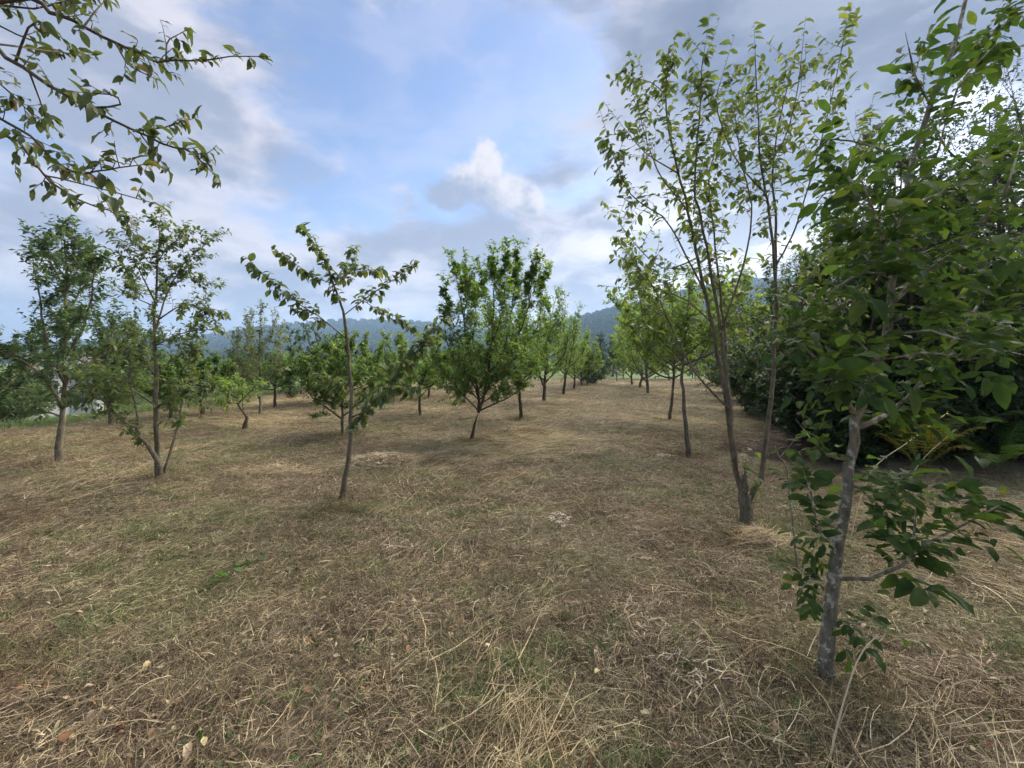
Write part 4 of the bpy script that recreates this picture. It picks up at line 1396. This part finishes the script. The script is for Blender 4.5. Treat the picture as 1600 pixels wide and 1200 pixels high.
BR = 'low bramble thickets along the hedge foot'
for i, ((x, y), H, Wd, lb) in enumerate([((5.0, 6.05), 1.3, 1.3, 'low bramble thicket at the near corner of the hedge, left of the yellow fern'), ((6.1, 6.35), 1.5, 1.5, 'low bramble thicket right behind the yellow fern'),
        ((7.4, 6.1), 1.6, 1.7, 'low bramble thicket behind the green ferns'), ((8.8, 6.3), 1.7, 1.8, 'low bramble thicket at the deep end of the hedge front'),
        ((5.4, 7.4), 1.4, 1.4, 'low bramble thicket on the field side of the hedge, beside the long bracken heap'), ((6.1, 9.0), 1.5, 1.6, 'second low bramble thicket along the field side of the hedge'),
        ((6.9, 11.3), 1.5, 1.8, 'third low bramble thicket along the field side of the hedge'), ((10.3, 6.6), 2.0, 2.0, 'low bramble thicket under the tall fine leaved tree')]):
    shrub('bramble', lb, (x, y, float(gz(x, y))), H, Wd, M_DARK, 60 + i, stems=13, per=9, sub_n=5, L=.075, group=BR, tw_n=8)


# ---- locust trees over the hedge, fine leaves against the light
def locust(base, H, Wd, seed, label):
    limbs = gen_limbs(base, H * .92, Wd, .3, 8, .09, (0, 0), .5, .9, seed, .75)
    s = H / 4
    return tree('locust_tree', label, 'tree', base, limbs, B_DARK, M_DARK, dict(n=5 / s, l0=.35 * s, l1=.8 * s, ang=(30, 70), up=.15, r=.006, t0=.2, trunk_t0=.4),
                dict(per=12, per_sub=16, L=.055, droop=.2), sub=dict(n=6, l0=.2 * s, l1=.4 * s, up=.05), k=6, template='far')


locust((8.9, 7.3, 0.0), 7.4, 4.4, 3, 'tall fine leaved tree rising above the hedge at the field corner')
locust((10.2, 10.5, 0.0), 6.4, 4.6, 4, 'tall fine leaved tree behind the middle of the hedge')
locust((11.6, 14.5, 0.0), 6.2, 5.0, 5, 'tall fine leaved tree behind the far half of the hedge')


# ---- ferns at the hedge foot
def fern(base, fronds, matl, label):
    base = np.asarray(base, float)
    root = thing('fern', label, 'fern', base)
    r = np.random.default_rng(int(abs(base[0] * 100)))
    for az, ln, rise, sag in fronds:
        hd = np.array([math.cos(az), math.sin(az), 0])
        t_ = np.linspace(0, 1, 26)[:, None]
        C = hd * ln * t_ + UP * (rise * t_ - sag * t_ ** 2.4)
        tn = unit(np.gradient(C, axis=0))
        side = unit(np.cross(tn, UP))
        nr = np.cross(side, tn)
        V, Fs, n0 = [], [], 0
        tv, tf = tubes(C[None], np.linspace(.004, .001, 26)[None], 3)
        V.append(tv)
        Fs.append(tf[0])
        n0 = len(tv)
        for i in range(6, 25):
            wl = ln * .26 * math.sin(math.pi * min(1, (26 - i) / 21) ** .8) ** .8 * (1 if i > 7 else .8)
            for sg in (-1, 1):
                dr = unit(side[i] * sg + tn[i] * .5 - UP * .25 + r.normal(0, .08, 3))
                for q in range(6):          # pinnules along each pinna
                    f0 = q / 6
                    c = C[i] + dr * wl * f0
                    wq = ln * .042 * (1 - f0 * .75) * r.uniform(.8, 1.2)
                    e = c + dr * wl / 5.5
                    V.append(np.array([c, c + tn[i] * wq + dr * wl * .05, e, c - tn[i] * wq + dr * wl * .05]) + nr[i] * r.normal(0, .002))
                    Fs.append(np.array([[n0, n0 + 1, n0 + 2, n0 + 3]]))
                    n0 += 4
        V = np.vstack(V)
        link('frond', np_mesh('frond', V, [np.vstack(Fs)], matl, rnd=np.full(len(V), r.random()), smooth=False), root)


fern(gp(1440, 742), [(2.2, .6, 1.1, .35), (1.2, .6, 1.2, .4), (3.5, .6, 1.15, .45), (4.6, .5, 1.2, .6), (5.4, .55, 1.2, .5), (.2, .6, 1.15, .4), (4.1, .65, 1.35, .6), (5.0, .5, .95, .5), (3.1, .55, .9, .35)], M_FERNY, 'yellowing fern under the hedge behind the walnut')
fern(gp(1560, 742), [(2.4, .7, 1.0, .4), (3.2, .8, 1.0, .45), (.4, .7, 1.1, .4), (4.2, .7, 1.0, .5), (5.3, .6, 1.1, .5), (3.7, .7, .8, .5)], M_FERN, 'green fern under the hedge, right of the yellowing one')
fern((6.3, 6.1, 0.05), [(2.8, 1.0, 1.5, .6), (3.6, 1.0, 1.45, .7), (4.5, .9, 1.5, .8), (.2, 1.0, 1.4, .7), (5.4, .9, 1.5, .7)], M_FERN, 'taller green fern standing behind the yellowing one')

# ---- far tree line (prototype + copies) beyond the fence and to the left
protos = []
for i, (H, Wd, mt) in enumerate([(6.5, 5.5, M_DEEP), (5.2, 5.6, M_PLUM), (7.5, 5.0, M_DARK)]):
    b0 = np.array([0., 0, 0])
    limbs = gen_limbs(b0, H * .92, Wd, .18, 10, .11, (0, 0), .5, .9, 70 + i, .75)
    protos.append(tree('far_tree', 'x', 'tree', b0, limbs, B_DARK, mt, dict(n=3.4, l0=.5, l1=1.1, ang=(30, 70), up=.2, r=.01, t0=.15, trunk_t0=.3),
                       dict(per=9, per_sub=10, L=.16), sub=dict(n=6, l0=.3, l1=.7, up=.1), k=5, template='far'))
FL = {0: 'dark leafed tree in the distant tree line', 1: 'mid green tree in the distant tree line', 2: 'tall very dark tree in the distant tree line'}
spots = []
r = np.random.default_rng(77)
for px in np.linspace(535, 1120, 17):
    Yd = r.uniform(34, 46)
    spots.append(((px - 800) / F * Yd, Yd, r.uniform(.4, .62)))
for px in np.linspace(-60, 560, 15):
    xx = r.uniform(-24, -15)
    Yd = np.clip(xx * F / (px - 800), 15, 60)
    spots.append(((px - 800) / F * Yd, Yd, r.uniform(.34, .5) * np.clip(Yd / 22, .7, 1.5)))
for px in np.linspace(380, 760, 9):
    Yd = r.uniform(50, 65)
    spots.append(((px - 800) / F * Yd, Yd, r.uniform(.42, .62)))
used = [False] * 3
for i, (x, y, s) in enumerate(spots):
    k_ = int(r.integers(0, 3))
    o_ = protos[k_] if not used[k_] else copy_tree(protos[k_])
    used[k_] = True
    o_.location = (x, y, float(gz(x, y)) - .05)
    o_.rotation_euler = (0, 0, r.random() * 6.28)
    o_.scale = (s, s, s * r.uniform(.85, 1.1))
    o_['label'] = FL[k_]
    o_['group'] = 'distant tree line beyond the orchard'


def spruce(x, y, H, label):
    base = np.array([x, y, float(gz(x, y))])
    r = np.random.default_rng(int(H * 10))
    limbs = [(np.array([base - [0, 0, .1], base + UP * H * .5, base + UP * H]), .12, .02, 'trunk')]
    for i in range(46):
        f = .08 + .9 * i / 46
        az = i * 2.4
        ln = (1 - f) * H * .26 + .12
        p0 = base + UP * H * f
        hd = np.array([math.cos(az), math.sin(az), 0])
        limbs.append((np.array([p0, p0 + hd * ln * .5 + UP * .05, p0 + hd * ln - UP * ln * .18]), .02, .006, 'branch'))
    return tree('spruce_tree', label, 'tree', base, limbs, B_DARK, M_NEEDLE, dict(n=7, l0=.15, l1=.4, ang=(40, 70), up=-.1, r=.006, t0=.1, trunk_t0=1.0),
                dict(per=14, L=.16, wr=.28, droop=.1), k=4, template='far')


spruce((938 - 800) / F * 40, 40, 4.4, 'pointed dark spruce beyond the fence between the two rows')
spruce((958 - 800) / F * 44, 44, 3.2, 'smaller dark spruce right of the pointed one beyond the fence')

# ---- fence at the far end of the field
M_WOODG = plain_mat('fence_wood', (.16, .14, .12), var=.4, scale=20)
M_WIRE = plain_mat('fence_wire', (.20, .20, .20), rough=.5)
fr = thing('wire_fence', 'low wire fence on thin weathered posts at the far end of the field', 'fence', (0, 31.5, 0))
for i in range(13):
    fx = -6 + i * 2.0
    C = np.array([[fx, 0, -.05], [fx + rng.normal(0, .03), 0, .55], [fx + rng.normal(0, .05), 0, 1.15]])
    V, Fs = tubes(C[None], np.array([[.045, .042, .04]]), 6)
    link('post', np_mesh('post', V, Fs, M_WOODG), fr)
for z in (.35, .7, 1.05):
    C = np.stack([np.linspace(-6, 18, 25), np.full(25, .05), z + .02 * np.sin(np.arange(25) * np.pi)], 1)
    V, Fs = tubes(C[None], np.full((1, 25), .006), 4)
    link('wire', np_mesh('wire', V, Fs, M_WIRE), fr)


# ---- house half hidden on the left
def box(name, x0, x1, y0, y1, z0, z1, material, parent):
    V = [(x, y, z) for z in (z0, z1) for y in (y0, y1) for x in (x0, x1)]
    return link(name, np_mesh(name, V, [[(0, 2, 3, 1), (4, 5, 7, 6), (0, 1, 5, 4), (2, 6, 7, 3), (0, 4, 6, 2), (1, 3, 7, 5)]], material, smooth=False), parent)


hx, hy = (45 - 800) / F * 15.5, 15.5
h = thing('house', 'small white house half hidden behind the trees at the left edge', 'house', (hx, hy, float(gz(hx, hy)) - .1), rz=R(45))
M_WHITE = plain_mat('white_wall', (.72, .72, .70), var=.06)
M_GREYW = plain_mat('grey_wall', (.30, .31, .33), var=.1)
M_ROOF = plain_mat('roof_tile', (.16, .14, .13), var=.3, scale=12)
M_PANE = plain_mat('window_glass', (.03, .035, .04), rough=.1, var=.1)
box('wall', 0, 2.0, 0, 4, 0, 2.2, M_WHITE, h)
box('annex_wall', -2.2, -.01, .6, 4, 0, 1.9, M_GREYW, h)
wn = box('window', .2, .8, -.05, .02, 0.9, 1.8, M_WHITE, h)
box('pane', .26, .74, -.06, -.052, 0.96, 1.74, M_PANE, wn)
dn = box('door', 1.1, 1.8, -.05, .02, .05, 2.0, M_GREYW, h)
V = [(-.2, -.3, 2.16), (2.2, -.3, 2.16), (2.2, 4.3, 2.16), (-.2, 4.3, 2.16), (-.2, 2, 2.9), (2.2, 2, 2.9)]
link('roof', np_mesh('roof', V, [[(0, 1, 5, 4), (2, 3, 4, 5), (3, 2, 1, 0)], [(0, 4, 3), (1, 2, 5)]], M_ROOF, smooth=False), h)


# ================================================================== small things on the ground
def heap(name, label, catg, base, rx, ry, hgt, nst, material, lens, wid, seed, moundmat, rot=0.):
    r = np.random.default_rng(seed)
    root = thing(name, label, catg, base, rz=rot)
    nr_, na = 7, 22
    V = [[0, 0, hgt]]
    for i in range(1, nr_ + 1):
        q = i / nr_
        for j in range(na):
            a = j / na * 6.283
            k2 = 1 + r.normal(0, .06)
            V.append([rx * q * k2 * math.cos(a), ry * q * k2 * math.sin(a), hgt * (1 - q * q) ** 1.0 * (1 + r.normal(0, .1)) - .03 * q])
    T3 = [(0, 1 + j, 1 + (j + 1) % na) for j in range(na)]
    Q4 = [(1 + i * na + j, 1 + (i + 1) * na + j, 1 + (i + 1) * na + (j + 1) % na, 1 + i * na + (j + 1) % na) for i in range(nr_ - 1) for j in range(na)]
    link('mound', np_mesh('mound', V, [T3, Q4], moundmat), root)
    v1, f1, a1 = blade_batch(r, nst, 1.0, lens, wid, (0, .03), (-10, 22), spread=3.2, segs=3)
    c = v1.reshape(nst, -1, 3)
    p0 = c[:, :1, :].copy()
    q = np.sqrt((p0[:, 0, 0]) ** 2 + (p0[:, 0, 1]) ** 2)
    off = p0 * [[[rx, ry, 0]]] + np.stack([0 * q, 0 * q, hgt * np.maximum(0, 1 - q * q)], 1)[:, None, :]
    c = (c - p0 * [[[1, 1, 0]]]) + off
    tag(link('stalks', np_mesh('stalks', c.reshape(-1, 3), [f1], material, rnd=a1, smooth=False), root), kind='stuff')
    return root


M_MOUND = plain_mat('old_hay', (.17, .125, .075), var=.5, scale=25)
M_BRACK = plain_mat('dead_bracken', (.085, .052, .034), var=.5, scale=25)
M_CHIP = straw_mat('pale_chips', [(0, (.22, .17, .10)), (.5, (.40, .32, .20)), (.85, (.50, .42, .28)), (1, (.58, .52, .42))])
M_REDD = straw_mat('brown_bracken', [(0, (.06, .036, .024)), (.6, (.15, .095, .06)), (1, (.27, .19, .12))])
heap('brush_heap', 'low heap of pale wood chips and cut hay behind the sapling', 'heap', gp(598, 724), .66, .40, .13, 1700, M_CHIP, (.03, .13), (.005, .015), 1, M_MOUND, .15)
heap('bracken_heap', 'long low heap of dead brown bracken along the hedge foot', 'heap', gp(1225, 702), .95, .55, .24, 1500, M_REDD, (.08, .3), (.004, .009), 2, M_BRACK, .6)
heap('bracken_heap', 'small brown heap of dead bracken between the right row trunk and the stump', 'heap', gp(1150, 700), .45, .3, .12, 600, M_REDD, (.08, .25), (.004, .008), 3, M_BRACK)
heap('hay_tuft', 'rounded tuft of dry grass at the foot of the stump', 'tuft', gp(1185, 850), .26, .2, .1, 620, M_STRAW, (.08, .26), (.0025, .0045), 4, M_MOUND)
heap('hay_heap', 'flat drift of pale hay below the low chip heap', 'heap', gp(430, 738), .7, .25, .06, 500, M_STRAW, (.08, .3), (.0025, .005), 5, M_MOUND)


def debris(name, label, px, py, rx, ry, n, lens, wid, material, seed):
    r = np.random.default_rng(seed)
    b = gp(px, py)
    v1, f1, a1 = blade_batch(r, n, 1.0, lens, wid, (0.01, .03), (-8, 20), spread=3.2, segs=3)
    c = v1.reshape(n, -1, 3)
    p0 = c[:, :1, :].copy() * [[[1, 1, 0]]]
    c = c - p0 + p0 * [[[rx, ry, 0]]]
    xy = p0[:, 0, :2] * [rx, ry] + b[:2]
    c[:, :, 2] += (gz(xy[:, 0], xy[:, 1]) - b[2] + .03)[:, None]
    o_ = link(name, np_mesh(name, c.reshape(-1, 3), [f1], material, rnd=a1, smooth=False), loc=b)
    return tag(o_, label, 'chips', kind='stuff')


M_WCHIP = straw_mat('white_chips', [(0, (.26, .21, .15)), (.5, (.40, .35, .27)), (1, (.52, .48, .40))])
debris('wood_chips', 'patch of whitish dry leaf shreds in the middle of the grass', 873, 818, .10, .2, 60, (.025, .07), (.008, .02), M_WCHIP, 1)
debris('wood_chips', 'grey white scatter of shredded stems near the walnut foot', 1090, 1050, .16, .16, 46, (.03, .08), (.004, .01), M_WCHIP, 2)
debris('wood_chips', 'scatter of pale shreds in the grass left of the chip patch', 625, 868, .14, .18, 40, (.02, .05), (.005, .012), M_WCHIP, 3)
debris('wood_chips', 'few white shreds beside the thin straight trunk of the right row', 1038, 716, .12, .12, 30, (.03, .09), (.008, .02), M_WCHIP, 4)

# fallen leaves, each its own
FALL = []
for nm, lo, hi in (('pale', (.42, .34, .16), (.58, .50, .28)), ('brown', (.20, .10, .05), (.34, .18, .09)), ('tan', (.33, .23, .14), (.46, .34, .22))):
    mm = leaf_mat('fallen_' + nm, [(0, lo), (1, hi)], trans=.15, tcol=(1, 1, 1), gain=1.0)
    FALL.append(leaf_variants(mm, curl=.75))
LBL = ['pale yellow fallen leaf lying on the mown grass', 'reddish brown curled fallen leaf lying on the mown grass', 'tan dry fallen leaf lying on the mown grass']
r = np.random.default_rng(8)
spots = [(295, 1178, 2, .07), (510, 943, 0, .05), (930, 1027, 0, .06), (1080, 985, 2, .055), (875, 1135, 2, .05), (1365, 918, 0, .05), (180, 1150, 1, .06), (140, 1111, 1, .06),
         (445, 1120, 1, .05), (232, 1045, 0, .05), (100, 1175, 1, .07), (1095, 1003, 2, .06), (930, 1065, 0, .05), (1210, 1140, 2, .06), (770, 1185, 0, .05), (580, 1060, 0, .05)]
for _ in range(150):
    zone = r.random()
    if zone < .4:
        px, py = r.uniform(0, 1600), r.uniform(880, 1200)
    elif zone < .62:
        px, py = r.uniform(980, 1260), r.uniform(800, 960)
    elif zone < .8:
        px, py = r.uniform(0, 420), r.uniform(1040, 1200)
    else:
        px, py = r.uniform(1300, 1600), r.uniform(850, 1190)
    spots.append((px, py, int(r.choice(3, p=[.22, .33, .45])), r.uniform(.02, .045)))
for px, py, kd, L in spots:
    p_ = gp(px, py, .04)
    o_ = link('fallen_leaf', FALL[kd][int(r.integers(0, 6))], loc=p_)
    o_.rotation_euler = (r.normal(0, .25), r.normal(0, .2), r.random() * 6.28)
    L = L * .85
    o_.scale = (L, L * r.uniform(.35, .7), L)
    tag(o_, LBL[kd], 'leaf', 'fallen leaves scattered on the mown grass')

# bramble runner
bp = gp(362, 908)
br = thing('bramble_runner', 'green bramble runner with a few leaves lying across the hay', 'plant', bp)
C = np.array([gp(318, 932, .03), gp(340, 915, .06), gp(370, 898, .06), (gp(402, 884, .05))]) - bp
V, Fs = tubes(curve(C, 12)[None], np.full((1, 12), .003), 5)
link('stem', np_mesh('stem', V, Fs, M_WEED), br)
cc = curve(C, 20)
P, A, N_, L, W = [], [], [], [], []
for i in range(1, 20, 2):
    tn = unit(cc[i] - cc[i - 1])
    sg = 1 if i % 4 == 1 else -1
    P.append(cc[i] + bp)
    A.append(unit(np.cross(UP, tn)) * sg + tn * .6 + r.normal(0, .2, 3))
    N_.append(UP + r.normal(0, .25, 3))
    L.append(r.uniform(.06, .10))
    W.append(L[-1] * .62)
leaf_objects(br, np.array(P), np.array(A), np.array(N_), np.array(L), np.array(W), M_WEED, bp)

# broad leaved weeds in the grass (uncountable ground cover)
x, y = field_points(lambda y: 26 / (1 + (y / 3.0) ** 2), 1.0, 9, 91)
k_ = (np.sin(x * 2.3) * np.sin(y * 1.9 + 1) > .05)
x, y = np.repeat(x[k_], 5), np.repeat(y[k_], 5)
n = len(x)
x = x + r.normal(0, .04, n)
y = y + r.normal(0, .04, n)
P = np.stack([x, y, gz(x, y) + .015], 1)
A = np.stack([r.normal(size=n), r.normal(size=n), np.abs(r.normal(0, .5, n))], 1)
L = r.uniform(.018, .045, n)
tag(link('ground_weeds', leaves_mesh('ground_weeds', P, A, UP + r.normal(0, .4, (n, 3)), L, L * .6, leaf_template('mid'), M_WEED, np.zeros(3))),
    'small green weed leaves sprouting in the mown grass', 'weeds', kind='stuff')
# tiny leaf litter crumbs
x, y = field_points(lambda y: 260 / (1 + (y / 3.0) ** 2), 1.0, 9, 93)
n = len(x)
P = np.stack([x, y, gz(x, y) + r.uniform(.005, .03, n)], 1)
A = r.normal(size=(n, 3)) * [1, 1, .3]
L = r.uniform(.012, .038, n)
tag(link('leaf_litter', leaves_mesh('leaf_litter', P, A, UP + r.normal(0, .5, (n, 3)), L, L * r.uniform(.3, .7, n), leaf_template('mid'),
    leaf_mat('litter', [(0, (.10, .055, .035)), (.5, (.26, .16, .09)), (.8, (.42, .32, .19)), (1, (.55, .48, .33))], trans=.1, tcol=(1, 1, 1), gain=1.0), np.zeros(3))),
    'crumbled dry leaf litter among the stubble', 'litter', kind='stuff')


# single tall dry stalks
def stalk(label, pts, Y0, dY, rad, head=False):
    P = line(pts, Y0, dY)
    b = P[0].copy()
    b[2] = float(gz(b[0], b[1])) - .02
    P[0] = b
    root = thing('dry_stalk', label, 'stalk', b)
    C = curve(P, 16) - b
    V, Fs = tubes(C[None], np.linspace(rad, rad * .6, 16)[None], 5)
    link('stem', np_mesh('stem', V, Fs, M_STRAWP), root)
    n = 14
    q = C[-1] + (C[-2] - C[-1]) * np.linspace(0, 1.2, n)[:, None]
    V, Fs = [], []
    pp = q + b
    link('seed_head', leaves_mesh('seed_head', pp, unit(C[-1] - C[-2]) + rng.normal(0, .4, (n, 3)), rng.normal(size=(n, 3)), np.full(n, .022), np.full(n, .006), leaf_template('far'), M_STRAWP, b), root)


M_STRAWP = plain_mat('pale_stalk', (.56, .47, .28), var=.12)
g1 = gp(1296, 1199)
stalk('long pale bent dry stalk sticking up beside the walnut foot', [(1292, 1210), (1312, 1120), (1333, 1050), (1350, 1015), (1371, 993)], g1[1], (0, .15), .0035)
g2 = gp(1325, 850)
stalk('long thin grass stalk arching up towards the yellow fern', [(1325, 850), (1360, 740), (1420, 690), (1480, 645)], g2[1], (0, .3), .003)
g3 = gp(1405, 780)
stalk('thin dry grass stalk standing in front of the ferns', [(1403, 778), (1440, 720), (1492, 672)], g3[1], (0, .2), .003)
# dead twig by the walnut
P = line([(1246, 768), (1230, 738), (1218, 715), (1210, 696)], 3.05, (0, .1))
P[0, 2] = float(gz(P[0, 0], P[0, 1])) - .02
tw_root = thing('dead_twig', 'bare pale dead twig standing between the stump tree and the walnut', 'twig', P[0])
V, Fs = tubes((curve(P, 10) - P[0])[None], np.linspace(.007, .003, 10)[None], 6)
link('stem', np_mesh('stem', V, Fs, B_WALNUT), tw_root)
Q = np.array([P[2], P[2] + [.08, .02, .07], P[2] + [.13, .0, .16]]) - P[0]
V, Fs = tubes(curve(Q, 7)[None], np.linspace(.004, .002, 7)[None], 5)
link('side_twig', np_mesh('side_twig', V, Fs, B_WALNUT), tw_root)
